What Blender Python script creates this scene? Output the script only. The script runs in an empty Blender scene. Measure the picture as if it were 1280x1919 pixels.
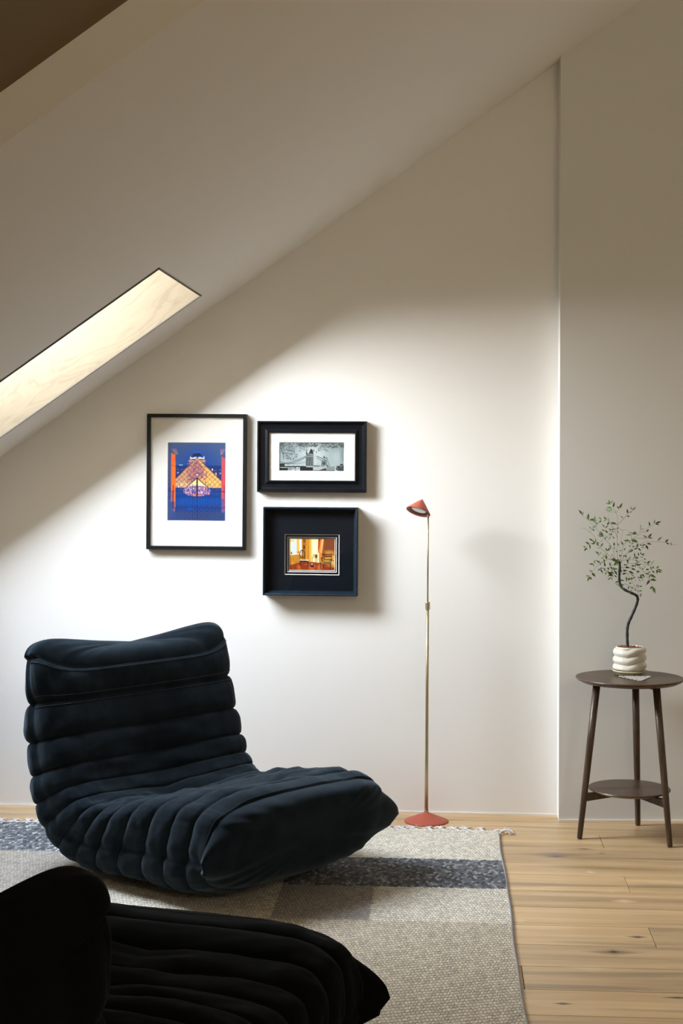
import bpy, bmesh, math, random
import numpy as np
from mathutils import Vector, Matrix, noise

random.seed(7)
rng = np.random.default_rng(7)
S = bpy.context.scene
COL = S.collection

# ------------------------------------------------------------------ camera
FPX, PPX, PPY, YAW, ROLL = 2920.0, 640.0, 850.0, math.radians(3.82), 0.003
CAM = Vector((0.0, -6.0, 1.38))
R0 = Vector((math.cos(YAW), math.sin(YAW), 0)); F0 = Vector((-math.sin(YAW), math.cos(YAW), 0)); U0 = Vector((0, 0, 1))
cam_data = bpy.data.cameras.new('camera'); cam = bpy.data.objects.new('camera', cam_data); COL.objects.link(cam)
rc = (R0 + U0*ROLL).normalized(); uc = (U0 - R0*ROLL).normalized()
m = Matrix((rc, uc, -F0)).transposed().to_4x4(); m.translation = CAM
cam.matrix_world = m
cam_data.sensor_fit = 'VERTICAL'; cam_data.sensor_height = 36.0; cam_data.sensor_width = 24.0
cam_data.lens = FPX/1919*36; cam_data.shift_y = -(959.5-PPY)/1919
cam_data.clip_start = 0.05; cam_data.clip_end = 200
S.camera = cam

def ray(px, py):
    x = px + ROLL*(py-PPY) - PPX; y = py - ROLL*(px-PPX) - PPY
    return F0 + R0*(x/FPX) - U0*(y/FPX)
def on_y(px, py, Y=0.0):
    d = ray(px, py); return CAM + d*((Y-CAM.y)/d.y)
def on_z(px, py, Z=0.0):
    d = ray(px, py); return CAM + d*((Z-CAM.z)/d.z)
def cw(xc, zc, z=0.0):                    # camera-frame plan coordinates to the room
    p = CAM + R0*xc + F0*zc; return Vector((p.x, p.y, z))

# ------------------------------------------------------------------ sky, exposure
w = bpy.data.worlds.new('sky'); S.world = w; w.use_nodes = True
nt = w.node_tree; nt.nodes.clear()
def wn(t): return nt.nodes.new(t)
tc = wn('ShaderNodeTexCoord'); sp = wn('ShaderNodeSeparateXYZ'); rp = wn('ShaderNodeValToRGB')
mr = wn('ShaderNodeMapRange'); bg = wn('ShaderNodeBackground'); wo = wn('ShaderNodeOutputWorld')
nt.links.new(tc.outputs['Generated'], sp.inputs[0]); nt.links.new(sp.outputs['Z'], mr.inputs['Value'])
mr.inputs['From Min'].default_value = -1; mr.inputs['From Max'].default_value = 1
nt.links.new(mr.outputs[0], rp.inputs[0]); nt.links.new(rp.outputs[0], bg.inputs[0]); nt.links.new(bg.outputs[0], wo.inputs[0])
r = rp.color_ramp
r.elements[0].position = 0.0; r.elements[0].color = (.10, .11, .10, 1)
r.elements[1].position = 1.0; r.elements[1].color = (.26, .31, .39, 1)
e = r.elements.new(.47); e.color = (.12, .13, .11, 1)
e = r.elements.new(.50); e.color = (1.0, 1.0, .98, 1)
e = r.elements.new(.60); e.color = (.95, .97, .98, 1)
e = r.elements.new(.74); e.color = (.66, .70, .74, 1)
e = r.elements.new(.86); e.color = (.42, .46, .52, 1)
bg.inputs[1].default_value = 98.0
try: w.cycles.sampling_method = 'AUTOMATIC'
except Exception: pass
S.view_settings.view_transform = 'Standard'; S.view_settings.look = 'None'
S.view_settings.exposure = 0.0; S.view_settings.gamma = 1.0
S.view_settings.use_curve_mapping = False
S.cycles.max_bounces = 12; S.cycles.diffuse_bounces = 8; S.cycles.glossy_bounces = 4; S.cycles.transparent_max_bounces = 8
S.cycles.use_denoising = True; S.cycles.sample_clamp_indirect = 6.0

# ceiling plane: z = cz0 + cs*x   (runs along y)
A_ = on_y(0, 858); B_ = on_y(1043, 120)
CS = (B_.z-A_.z)/(B_.x-A_.x); CZ0 = A_.z - CS*A_.x
SL = math.atan(CS)
def ceil_z(x): return CZ0 + CS*x
def on_ceil(px, py):
    d = ray(px, py); t = (CZ0 + CS*CAM.x - CAM.z)/(d.z - CS*d.x); return CAM + d*t
nrm = Vector((-math.sin(SL), 0, math.cos(SL)))      # up and out of the roof
E1 = on_ceil(379, 554)
HX1 = E1.x; HX0 = HX1 - 1.05; HY1 = -0.37; HY0 = -1.20; SHAFT = 0.60
# daylight portal across the outside of the skylight
pl = bpy.data.lights.new('skylight_portal', 'AREA'); pl.shape = 'RECTANGLE'
pl.size = (HX1-HX0)/math.cos(SL); pl.size_y = HY1-HY0; pl.cycles.is_portal = True
po = bpy.data.objects.new('skylight_portal', pl); COL.objects.link(po)
xm = (HX0+HX1)/2
po.location = Vector((xm, (HY0+HY1)/2, ceil_z(xm))) + nrm*(SHAFT+.01)
po.rotation_euler = Matrix((Vector((math.cos(SL), 0, math.sin(SL))), Vector((0, 1, 0)), nrm)).transposed().to_euler()

# added warm fill behind the camera, unseen, to lift ceiling and walls
wl = bpy.data.lights.new('warm_fill_light', 'POINT'); wl.energy = 80; wl.color = (1.0, .86, .62); wl.shadow_soft_size = .22
wlo = bpy.data.objects.new('warm_fill_light', wl); COL.objects.link(wlo); wlo.location = (1.7, -6.9, 2.9)

# ------------------------------------------------------------------ helpers
def lin(r, g, b):
    f = lambda c: (c/255/12.92) if c/255 <= .04045 else ((c/255+.055)/1.055)**2.4
    return (f(r), f(g), f(b), 1)
class N:
    def __init__(s, name, base=(.5, .5, .5, 1), rough=.6, **k):
        s.m = bpy.data.materials.new(name); s.m.use_nodes = True; s.t = s.m.node_tree
        s.b = s.t.nodes['Principled BSDF']; s.set('Base Color', base); s.set('Roughness', rough)
        for a, v in k.items(): s.set(a.replace('_', ' '), v)
    def set(s, n, v): s.b.inputs[n].default_value = v
    def n(s, t, **k):
        x = s.t.nodes.new(t)
        for a, v in k.items(): setattr(x, a, v)
        return x
    def l(s, a, b): s.t.links.new(a, b)
    def coord(s, kind='Object', scale=(1, 1, 1), rot=(0, 0, 0), loc=(0, 0, 0)):
        c = s.n('ShaderNodeTexCoord'); mp = s.n('ShaderNodeMapping')
        mp.inputs['Scale'].default_value = scale; mp.inputs['Rotation'].default_value = rot; mp.inputs['Location'].default_value = loc
        s.l(c.outputs[kind], mp.inputs[0]); return mp.outputs[0]
    def noise(s, vec, scale, detail=4, rough=.5, dist=0):
        x = s.n('ShaderNodeTexNoise'); x.inputs['Scale'].default_value = scale; x.inputs['Detail'].default_value = detail
        x.inputs['Roughness'].default_value = rough; x.inputs['Distortion'].default_value = dist
        s.l(vec, x.inputs['Vector']); return x.outputs['Fac']
    def ramp(s, fac, stops):
        x = s.n('ShaderNodeValToRGB'); s.l(fac, x.inputs[0]); e = x.color_ramp.elements
        e[0].position, e[0].color = stops[0]; e[1].position, e[1].color = stops[-1]
        for p, c in stops[1:-1]: q = e.new(p); q.color = c
        return x.outputs[0]
    def mix(s, fac, a, b, mode='MIX'):
        x = s.n('ShaderNodeMix', data_type='RGBA', blend_type=mode)
        for v, i in ((fac, 0), (a, 6), (b, 7)):
            if hasattr(v, 'default_value') or hasattr(v, 'is_linked'): s.l(v, x.inputs[i])
            else: x.inputs[i].default_value = v
        return x.outputs[2]
    def math(s, op, a, b=None):
        x = s.n('ShaderNodeMath', operation=op)
        for v, i in ((a, 0), (b, 1)):
            if v is None: continue
            if hasattr(v, 'is_linked'): s.l(v, x.inputs[i])
            else: x.inputs[i].default_value = v
        return x.outputs[0]
    def bump(s, h, strength=.2, dist=.01):
        x = s.n('ShaderNodeBump'); x.inputs['Strength'].default_value = strength; x.inputs['Distance'].default_value = dist
        s.l(h, x.inputs['Height']); s.l(x.outputs[0], s.b.inputs['Normal'])
    def col(s, o): s.l(o, s.b.inputs['Base Color'])

def mesh(name, verts, faces, mat=None, parent=None, smooth=False, link=True):
    me = bpy.data.meshes.new(name); me.from_pydata([tuple(v) for v in verts], [], faces); me.update()
    if smooth: me.polygons.foreach_set('use_smooth', [True]*len(me.polygons))
    if mat: me.materials.append(mat)
    o = bpy.data.objects.new(name, me)
    if link: COL.objects.link(o)
    if parent: o.parent = parent
    return o
def from_bm(name, bm, mat, parent=None, smooth=False):
    bmesh.ops.recalc_face_normals(bm, faces=bm.faces)
    me = bpy.data.meshes.new(name); bm.to_mesh(me); bm.free()
    if smooth: me.polygons.foreach_set('use_smooth', [True]*len(me.polygons))
    me.materials.append(mat)
    o = bpy.data.objects.new(name, me); COL.objects.link(o)
    if parent: o.parent = parent
    return o
def empty(name, loc, rz=0):
    o = bpy.data.objects.new(name, None); COL.objects.link(o); o.location = loc; o.rotation_euler = (0, 0, rz)
    o.empty_display_size = .1; return o
def tag(o, label=None, cat=None, group=None, kind=None):
    for k, v in (('label', label), ('category', cat), ('group', group), ('kind', kind)):
        if v: o[k] = v
    return o
def box(name, x0, x1, y0, y1, z0, z1, mat, parent=None, bevel=0, seg=2):
    bm = bmesh.new(); bmesh.ops.create_cube(bm, size=1)
    for v in bm.verts:
        v.co = Vector((x0+(v.co.x+.5)*(x1-x0), y0+(v.co.y+.5)*(y1-y0), z0+(v.co.z+.5)*(z1-z0)))
    if bevel: bmesh.ops.bevel(bm, geom=bm.edges[:], offset=bevel, segments=seg, affect='EDGES')
    return from_bm(name, bm, mat, parent)
def lathe(prof, n=48, off=(0, 0, 0), caps=True):
    vs, fs = [], []
    for (r_, z) in prof:
        for i in range(n):
            a = 2*math.pi*i/n; vs.append((off[0]+r_*math.cos(a), off[1]+r_*math.sin(a), off[2]+z))
    for j in range(len(prof)-1):
        for i in range(n):
            k = (i+1) % n; fs.append((j*n+i, j*n+k, (j+1)*n+k, (j+1)*n+i))
    if caps and prof[0][0] > 1e-6: fs.append(tuple(range(n-1, -1, -1)))
    if caps and prof[-1][0] > 1e-6: fs.append(tuple((len(prof)-1)*n+i for i in range(n)))
    return vs, fs
def tube(pts, rad, n=8, caps=True):
    pts = [Vector(p) for p in pts]; m_ = len(pts)
    rs = rad if hasattr(rad, '__len__') else [rad]*m_
    vs, fs = [], []; up = None
    for i, p in enumerate(pts):
        t = (pts[min(i+1, m_-1)] - pts[max(i-1, 0)]).normalized()
        if up is None: up = Vector((0, 0, 1)) if abs(t.z) < .9 else Vector((0, 1, 0))
        a = (up - t*up.dot(t)).normalized(); b = t.cross(a); up = a
        for k in range(n):
            q = 2*math.pi*k/n; vs.append(p + a*(math.cos(q)*rs[i]) + b*(math.sin(q)*rs[i]))
    for i in range(m_-1):
        for k in range(n):
            l = (k+1) % n; fs.append((i*n+k, i*n+l, (i+1)*n+l, (i+1)*n+k))
    if caps: fs += [tuple(range(n-1, -1, -1)), tuple((m_-1)*n+k for k in range(n))]
    return vs, fs
def join(parts):
    V, Fc = [], []
    for v, f in parts:
        o = len(V); V += list(v); Fc += [tuple(i+o for i in q) for q in f]
    return V, Fc
def smooth_path(pts, n=8):
    P = [Vector(p) for p in pts]; out = []
    for i in range(len(P)-1):
        p0, p1, p2, p3 = P[max(i-1, 0)], P[i], P[i+1], P[min(i+2, len(P)-1)]
        for j in range(n):
            t = j/n
            out.append(.5*((2*p1)+(p2-p0)*t+(2*p0-5*p1+4*p2-p3)*t*t+(3*p1-p0-3*p2+p3)*t**3))
    out.append(P[-1]); return out

# ------------------------------------------------------------------ materials
def paint(name, c, rough=.85):
    M = N(name, c, rough); v = M.coord('Object'); h = M.noise(v, 60, 3)
    M.bump(h, .06, .004); M.set('Specular IOR Level', .25); return M.m
M_wall = paint('white_wall_paint', (.83, .82, .79, 1))
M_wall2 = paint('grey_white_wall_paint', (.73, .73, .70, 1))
M_ceil = paint('ceiling_paint', (.83, .82, .785, 1))
M_dark = paint('dark_brown_recess', (.22, .165, .10, 1))  # dark brown colour of the ceiling recess
M_trim = N('white_trim', (.86, .85, .83, 1), .5).m
M_gap = N('dark_bronze_trim', (.05, .042, .03, 1), .5).m

def floor_mat():
    M = N('oak_floor', rough=.42)
    c = M.n('ShaderNodeTexCoord'); oi = M.n('ShaderNodeObjectInfo')
    g = M.n('ShaderNodeNewGeometry')
    wv = M.n('ShaderNodeVectorMath', operation='MULTIPLY'); M.l(g.outputs['Position'], wv.inputs[0]); wv.inputs[1].default_value = (.55, 9, 1)
    off = M.n('ShaderNodeVectorMath', operation='ADD'); M.l(wv.outputs[0], off.inputs[0])
    cb = M.n('ShaderNodeCombineXYZ'); r7 = M.math('MULTIPLY', oi.outputs['Random'], 37.0)
    M.l(r7, cb.inputs[0]); M.l(r7, cb.inputs[2]); M.l(cb.outputs[0], off.inputs[1])
    n1 = M.noise(off.outputs[0], 1.6, 6, .6, .6)
    n2 = M.noise(off.outputs[0], 9, 5, .65, .2)
    base = M.ramp(n1, [(.28, (.36, .235, .11, 1)), (.45, (.52, .35, .18, 1)), (.58, (.60, .41, .215, 1)), (.75, (.72, .52, .295, 1))])
    fine = M.ramp(n2, [(.3, (.80, .78, .74, 1)), (.7, (1.06, 1.05, 1.04, 1))])
    c1 = M.mix(.55, base, fine, 'MULTIPLY')
    # board to board tone
    tone = M.ramp(oi.outputs['Random'], [(0, (.90, .90, .91, 1)), (.5, (1, 1, 1, 1)), (1, (1.1, 1.09, 1.05, 1))])
    c2 = M.mix(1.0, c1, tone, 'MULTIPLY')
    # grey-brown mineral streaks
    wv2 = M.n('ShaderNodeVectorMath', operation='MULTIPLY'); M.l(g.outputs['Position'], wv2.inputs[0]); wv2.inputs[1].default_value = (1.0, 14, 1)
    off2 = M.n('ShaderNodeVectorMath', operation='ADD'); M.l(wv2.outputs[0], off2.inputs[0]); M.l(cb.outputs[0], off2.inputs[1])
    n3 = M.noise(off2.outputs[0], 1.3, 3, .5, .4)
    st = M.ramp(n3, [(.56, (0, 0, 0, 1)), (.74, (.75, .75, .75, 1))])
    c3 = M.mix(st, c2, (.235, .165, .10, 1))
    # knots and filled scars of their own shape, at their places on the boards
    sx = M.n('ShaderNodeSeparateXYZ'); M.l(g.outputs['Position'], sx.inputs[0])
    wob = M.noise(off.outputs[0], 14, 3, .5); wob = M.math('MULTIPLY', M.math('SUBTRACT', wob, .5), .9)
    out = c3
    def knot(px, py, rx, ry, colr, soft=.5):
        nonlocal out
        p = on_z(px, py, 0)
        dx = M.math('DIVIDE', M.math('SUBTRACT', sx.outputs[0], p.x), rx)
        dy = M.math('DIVIDE', M.math('SUBTRACT', sx.outputs[1], p.y), ry)
        d = M.math('ADD', M.math('ABSOLUTE', dx), M.math('POWER', M.math('ABSOLUTE', dy), 1.3))
        d = M.math('ADD', d, wob)
        f = M.ramp(d, [(soft*.6, (1, 1, 1, 1)), (1.0, (0, 0, 0, 1))])
        out = M.mix(f, out, colr)
    knot(1150, 1784, .095, .034, (.25, .17, .10, 1), .3); knot(1150, 1783.5, .020, .014, (.045, .03, .02, 1))
    knot(1105, 1814, .075, .030, (.62, .45, .26, 1)); knot(1040, 1602, .13, .040, (.22, .155, .10, 1), .3)
    knot(1042, 1605, .05, .012, (.08, .065, .07, 1)); knot(1095, 1591, .05, .014, (.20, .13, .07, 1))
    knot(1195, 1756, .045, .014, (.10, .07, .045, 1)); knot(1106, 1634, .022, .02, (.72, .55, .33, 1))
    knot(1170, 1689, .05, .028, (.68, .48, .26, 1)); knot(1145, 1670, .018, .014, (.70, .52, .30, 1))
    knot(975, 1725, .025, .022, (.66, .48, .26, 1)); knot(1128, 1599, .02, .008, (.10, .07, .05, 1))
    knot(1270, 1870, .05, .010, (.07, .055, .04, 1)); knot(1055, 1881, .03, .012, (.12, .09, .06, 1))
    M.col(out); M.bump(n2, .12, .003)
    M.set('Coat Weight', .06); M.set('Coat Roughness', .3)
    return M.m
M_floor = floor_mat()
M_sub = N('subfloor', (.16, .11, .06, 1), .8).m

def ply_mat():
    M = N('darkened_birch_plywood', rough=.55)
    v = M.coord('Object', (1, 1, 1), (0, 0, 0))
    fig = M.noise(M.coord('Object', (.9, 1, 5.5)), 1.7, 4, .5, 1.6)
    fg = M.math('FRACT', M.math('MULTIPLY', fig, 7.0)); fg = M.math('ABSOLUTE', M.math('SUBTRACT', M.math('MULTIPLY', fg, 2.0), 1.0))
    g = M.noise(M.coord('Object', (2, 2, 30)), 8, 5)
    c = M.ramp(fg, [(0, (.084, .061, .031, 1)), (.25, (.102, .076, .041, 1)), (1, (.110, .084, .047, 1))])  # tones cut well below real plywood to offset the strong skylight
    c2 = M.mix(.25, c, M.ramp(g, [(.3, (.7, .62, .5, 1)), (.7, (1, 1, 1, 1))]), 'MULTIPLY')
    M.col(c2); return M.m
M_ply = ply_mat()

def fabric(name, c1, c2):
    M = N(name, c1, .95); v = M.coord('Object')
    n = M.noise(v, 14, 5, .6); n2 = M.noise(v, 420, 2)
    M.col(M.ramp(n, [(.35, c1), (.68, c2)])); M.bump(n2, .25, .0015)
    M.set('Sheen Weight', .34); M.set('Sheen Roughness', .4); M.set('Sheen Tint', (.34, .44, .52, 1)); M.set('Specular IOR Level', .08)
    return M.m
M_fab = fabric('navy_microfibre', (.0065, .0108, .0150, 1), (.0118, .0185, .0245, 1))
M_fab2 = fabric('shade_dark_microfibre', (.0022, .0026, .003, 1), (.0035, .0042, .0048, 1)); M_fab2.node_tree.nodes['Principled BSDF'].inputs['Sheen Weight'].default_value = .02  # darkened copy of the chair cloth; foreground shade put into its colour
M_thr = N('navy_thread', (.02, .032, .045, 1), .8).m
M_thr2 = N('shade_dark_thread', (.006, .007, .008, 1), .8).m  # thread darkened along with the shaded cloth

# ------------------------------------------------------------------ room shell
XL, XR, YB = -3.1, 3.0, -8.6
def struct(o): o['kind'] = 'structure'; return o
CORN = on_z(1047, 1538, 0); XC, YC = CORN.x, CORN.y
TILT = math.tan(math.radians(4.05))
ztop = lambda x: ceil_z(x)
# floor slab and boards
fl = struct(box('floor', XL-.2, XR+.2, YB-.2, .2, -.08, -.014, M_sub))
PW = .184; rows_top = -.118
def board(x0, x1, y0, y1):
    g = .0009; bv = .0012
    vs = [(x0+g, y0+g, -.0125), (x1-g, y0+g, -.0125), (x1-g, y1-g, -.0125), (x0+g, y1-g, -.0125),
          (x0+g, y0+g, -bv), (x1-g, y0+g, -bv), (x1-g, y1-g, -bv), (x0+g, y1-g, -bv),
          (x0+g+bv, y0+g+bv, 0), (x1-g-bv, y0+g+bv, 0), (x1-g-bv, y1-g-bv, 0), (x0+g+bv, y1-g-bv, 0)]
    fs = [(0, 3, 2, 1)]
    for a, b in ((0, 4), (4, 8)):
        for i in range(4): j = (i+1) % 4; fs.append((a+i, a+j, b+j, b+i))
    fs.append((8, 9, 10, 11))
    return mesh('floor_board', vs, fs, M_floor, fl)
known = {2: .56, 5: .587, 8: .595}
y1 = .02; row = -1; yy = rows_top
edges = [.02]
while yy > -4.7: edges.append(yy); yy -= PW
edges.append(yy)
for i in range(len(edges)-1):
    k = i-0
    rr = random.Random(100+i)
    j0 = known.get(i, None)
    xs = []
    if j0 is None: j0 = rr.uniform(1.0, 2.4) if i not in (3, 4, 6, 7) else {3: 1.9, 4: 1.35, 6: 1.6, 7: 2.1}[i]
    x = j0
    while x < XR: xs.append(x); x += 2.0
    x = j0-2.1
    while x > XL: xs.append(x); x -= 2.0
    xs = [XL] + sorted(xs) + [XR]
    for a, b in zip(xs[:-1], xs[1:]): board(a, b, edges[i+1], edges[i])
# the rest of the floor towards and behind the camera, same boards with wide lengths
yb = edges[-1]
while yb > YB:
    for a, b in ((XL, -.9), (-.9, 1.1), (1.1, XR)): board(a, b, max(YB, yb-PW), yb)
    yb -= PW

# back wall (gable) : polygon in plane y=0, thickness behind
def slab(name, pts, d, mat):      # pts: outline (counter-clockwise seen from the room), extruded by vector d
    n = len(pts); vs = [Vector(p) for p in pts] + [Vector(p)+Vector(d) for p in pts]
    fs = [tuple(range(n)), tuple(range(2*n-1, n-1, -1))] + [(i, i+n, (i+1) % n+n, (i+1) % n) for i in range(n)]
    o = mesh(name, vs, fs, mat); bm = bmesh.new(); bm.from_mesh(o.data); bmesh.ops.recalc_face_normals(bm, faces=bm.faces); bm.to_mesh(o.data); bm.free()
    return struct(o)
e = .06
slab('wall_back', [(XL, 0, -.02), (XC+.02, 0, -.02), (XC+.02, 0, ztop(XC)+e), (XL, 0, ztop(XL)+e)], (0, .12, 0), M_wall)
yr = YC + (XR-XC)*TILT
# projecting wall on the right, seen front and return: one solid
vs = [(XC, .12, -.02), (XC, YC, -.02), (XR, yr, -.02), (XR, .6, -.02)]
vs2 = [(x, y, ztop(x)+e) for x, y, z in vs]
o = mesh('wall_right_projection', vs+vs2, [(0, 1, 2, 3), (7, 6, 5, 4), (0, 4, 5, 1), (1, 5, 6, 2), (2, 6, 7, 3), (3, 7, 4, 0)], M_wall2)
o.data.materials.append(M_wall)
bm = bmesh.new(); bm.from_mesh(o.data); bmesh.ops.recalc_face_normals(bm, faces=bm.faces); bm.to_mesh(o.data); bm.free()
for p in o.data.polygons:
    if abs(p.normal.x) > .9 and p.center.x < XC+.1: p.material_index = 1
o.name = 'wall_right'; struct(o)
slab('wall_left', [(XL, YB, -.02), (XL, .1, -.02), (XL, .1, ztop(XL)+e), (XL, YB, ztop(XL)+e)], (-.12, 0, 0), M_wall)
slab('wall_front', [(XL-.1, YB, -.02), (XL-.1, YB, 4.9), (XR+.1, YB, 4.9), (XR+.1, YB, -.02)], (0, -.12, 0), M_wall)
slab('wall_side', [(XR, .5, -.02), (XR, YB, -.02), (XR, YB, 4.9), (XR, .5, 4.9)], (.12, 0, 0), M_wall)
# sloping ceiling with the skylight opening; step up into a recess nearer the camera
YS = on_ceil(0, 275).y
def cp(x, y, up=0): return Vector((x, y, ceil_z(x))) + nrm*up
RX = 2.9
def ceil_quad(x0, x1, y0, y1, up=0): return [cp(x0, y0, up), cp(x1, y0, up), cp(x1, y1, up), cp(x0, y1, up)]
parts = []
for (x0, x1, y0, y1) in ((XL-.2, HX0, YS, .15), (HX1, RX+.4, YS, .15), (HX0, HX1, HY1, .15), (HX0, HX1, YS, HY0)):
    q = ceil_quad(x0, x1, y0, y1); t = [p + nrm*(SHAFT-.02) for p in q]
    parts.append((q+t, [(0, 3, 2, 1), (4, 5, 6, 7), (0, 1, 5, 4), (1, 2, 6, 5), (2, 3, 7, 6), (3, 0, 4, 7)]))
V, Fc = join(parts); struct(mesh('ceiling', V, Fc, M_ceil))
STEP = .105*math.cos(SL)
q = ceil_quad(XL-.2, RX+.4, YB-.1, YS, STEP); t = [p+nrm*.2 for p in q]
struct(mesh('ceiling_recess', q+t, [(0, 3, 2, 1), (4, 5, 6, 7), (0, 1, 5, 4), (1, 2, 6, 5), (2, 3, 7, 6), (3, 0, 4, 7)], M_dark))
# flat top closing the slope beyond the frame
# skylight: birch-ply lining boards, dark trim
sk = struct(empty('window_1', (0, 0, 0)))
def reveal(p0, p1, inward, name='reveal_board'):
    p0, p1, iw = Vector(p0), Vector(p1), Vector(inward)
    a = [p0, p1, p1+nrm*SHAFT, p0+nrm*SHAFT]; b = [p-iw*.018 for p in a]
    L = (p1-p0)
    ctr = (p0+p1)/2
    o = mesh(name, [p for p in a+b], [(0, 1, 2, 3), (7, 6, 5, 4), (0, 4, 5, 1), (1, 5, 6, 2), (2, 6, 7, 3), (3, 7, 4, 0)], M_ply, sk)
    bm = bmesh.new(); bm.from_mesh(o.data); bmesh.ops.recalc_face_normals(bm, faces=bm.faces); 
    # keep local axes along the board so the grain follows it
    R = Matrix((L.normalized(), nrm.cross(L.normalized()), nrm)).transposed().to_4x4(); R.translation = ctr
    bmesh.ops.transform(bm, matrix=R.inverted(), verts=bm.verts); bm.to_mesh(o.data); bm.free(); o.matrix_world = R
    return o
ins = .0
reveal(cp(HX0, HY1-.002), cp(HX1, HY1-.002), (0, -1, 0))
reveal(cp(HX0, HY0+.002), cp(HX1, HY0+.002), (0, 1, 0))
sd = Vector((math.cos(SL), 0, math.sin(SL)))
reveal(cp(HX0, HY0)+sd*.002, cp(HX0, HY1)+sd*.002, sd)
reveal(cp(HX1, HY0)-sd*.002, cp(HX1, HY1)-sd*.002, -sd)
def tbox(p, ax, ay, az, name, mat, parent):      # box from a corner and three edge vectors
    p, ax, ay, az = Vector(p), Vector(ax), Vector(ay), Vector(az)
    vs = [p, p+ax, p+ax+ay, p+ay]; vs += [v+az for v in vs]
    bm = bmesh.new(); bv = [bm.verts.new(v) for v in vs]
    for f in [(0, 3, 2, 1), (4, 5, 6, 7), (0, 1, 5, 4), (1, 2, 6, 5), (2, 3, 7, 6), (3, 0, 4, 7)]: bm.faces.new([bv[i] for i in f])
    return from_bm(name, bm, mat, parent)
L1 = sd*((HX1-HX0)/math.cos(SL)); Wd = Vector((0, HY1-HY0, 0))
tt = .006
tbox(cp(HX0, HY0)-nrm*.002, L1, (0, tt, 0), nrm*.012, 'opening_trim', M_gap, sk)
tbox(cp(HX0, HY1-.0025)-nrm*.001, L1, (0, .0025, 0), nrm*.004, 'opening_trim', M_gap, sk)
tbox(cp(HX1, HY0)-nrm*.002-sd*tt, sd*tt, Wd, nrm*.012, 'opening_trim', M_gap, sk)
tbox(cp(HX0, HY0)-nrm*.002, sd*tt, Wd, nrm*.012, 'opening_trim', M_gap, sk)
FW = .075
def up_quad(x0, x1, y0, y1, u0, u1, name, mat):
    p = cp(x0, y0, u0); q_ = cp(x1, y0, u0)
    return tbox(p, q_-p, (0, y1-y0, 0), nrm*(u1-u0), name, mat, sk)
up_quad(HX0, HX1, HY0, HY0+FW, SHAFT-.05, SHAFT-.005, 'sash', M_trim); up_quad(HX0, HX1, HY1-.17, HY1, SHAFT-.05, SHAFT-.005, 'sash', M_trim)  # unseen sash; wall-side bar widened to block light and sharpen wall shade
up_quad(HX0, HX0+FW*.8, HY0+FW, HY1-.17, SHAFT-.05, SHAFT-.005, 'sash', M_trim); up_quad(HX1-FW*.8, HX1, HY0+FW, HY1-.17, SHAFT-.05, SHAFT-.005, 'sash', M_trim)
q_ = [cp(HX0+.05, HY0+.06, SHAFT-.02), cp(HX1-.05, HY0+.06, SHAFT-.02), cp(HX1-.05, HY1-.06, SHAFT-.02), cp(HX0+.05, HY1-.06, SHAFT-.02)]
SKY_PANE = mesh('window_pane', q_, [(0, 1, 2, 3)], None, sk)
# thin white line of trim at the foot of the walls
struct(box('baseboard_back', XL, XC-.001, -.003, .001, 0, .005, M_trim))
a = math.atan(TILT); Lr = (XR-XC)/math.cos(a)
o = struct(box('baseboard_right', .0, Lr, -.003, .001, 0, .005, M_trim)); o.location = (XC, YC, 0); o.rotation_euler.z = a

# ------------------------------------------------------------------ lounge chairs
def crom(A, k):
    A = np.asarray(A, float); n = len(A); i = np.clip(np.floor(k).astype(int), 0, n-2); t = (k-i)
    g = lambda j: A[np.clip(j, 0, n-1)]
    p0, p1, p2, p3 = g(i-1), g(i), g(i+1), g(i+2)
    if A.ndim == 2: t = t[..., None]
    return .5*(2*p1+(p2-p0)*t+(2*p0-5*p1+4*p2-p3)*t**2+(3*p1-p0-3*p2+p3)*t**3)

CH = dict(
 I=[(.415, .325), (.335, .341), (.25, .340), (.16, .332), (.07, .318), (0, .304), (-.055, .290), (-.108, .284),
    (-.150, .295), (-.185, .320), (-.212, .372), (-.245, .455), (-.288, .560), (-.330, .645)],
 O=[(.335, .03), (.25, .006), (.15, .0), (.05, .0), (-.06, .0), (-.17, .0), (-.27, .006), (-.355, .035),
    (-.43, .095), (-.475, .175), (-.503, .27), (-.515, .385), (-.505, .51), (-.475, .620)],
 W=[.378, .382, .386, .39, .395, .40, .405, .41, .415, .418, .42, .42, .418, .412],
 S=[.006, .016, .028, .040, .050, .060, .070, .078, .082, .080, .074, .064, .046, .012])
OT = dict(
 I=[(.36, .315), (.27, .328), (.16, .325), (.05, .318), (-.05, .318), (-.16, .325), (-.27, .328), (-.36, .315)],
 O=[(.31, .03), (.22, .006), (.13, .0), (.04, .0), (-.04, .0), (-.13, .0), (-.22, .006), (-.31, .03)],
 W=[.415, .42, .42, .42, .42, .42, .42, .415], S=[.006, .016, .03, .038, .038, .03, .016, .006])

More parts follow.
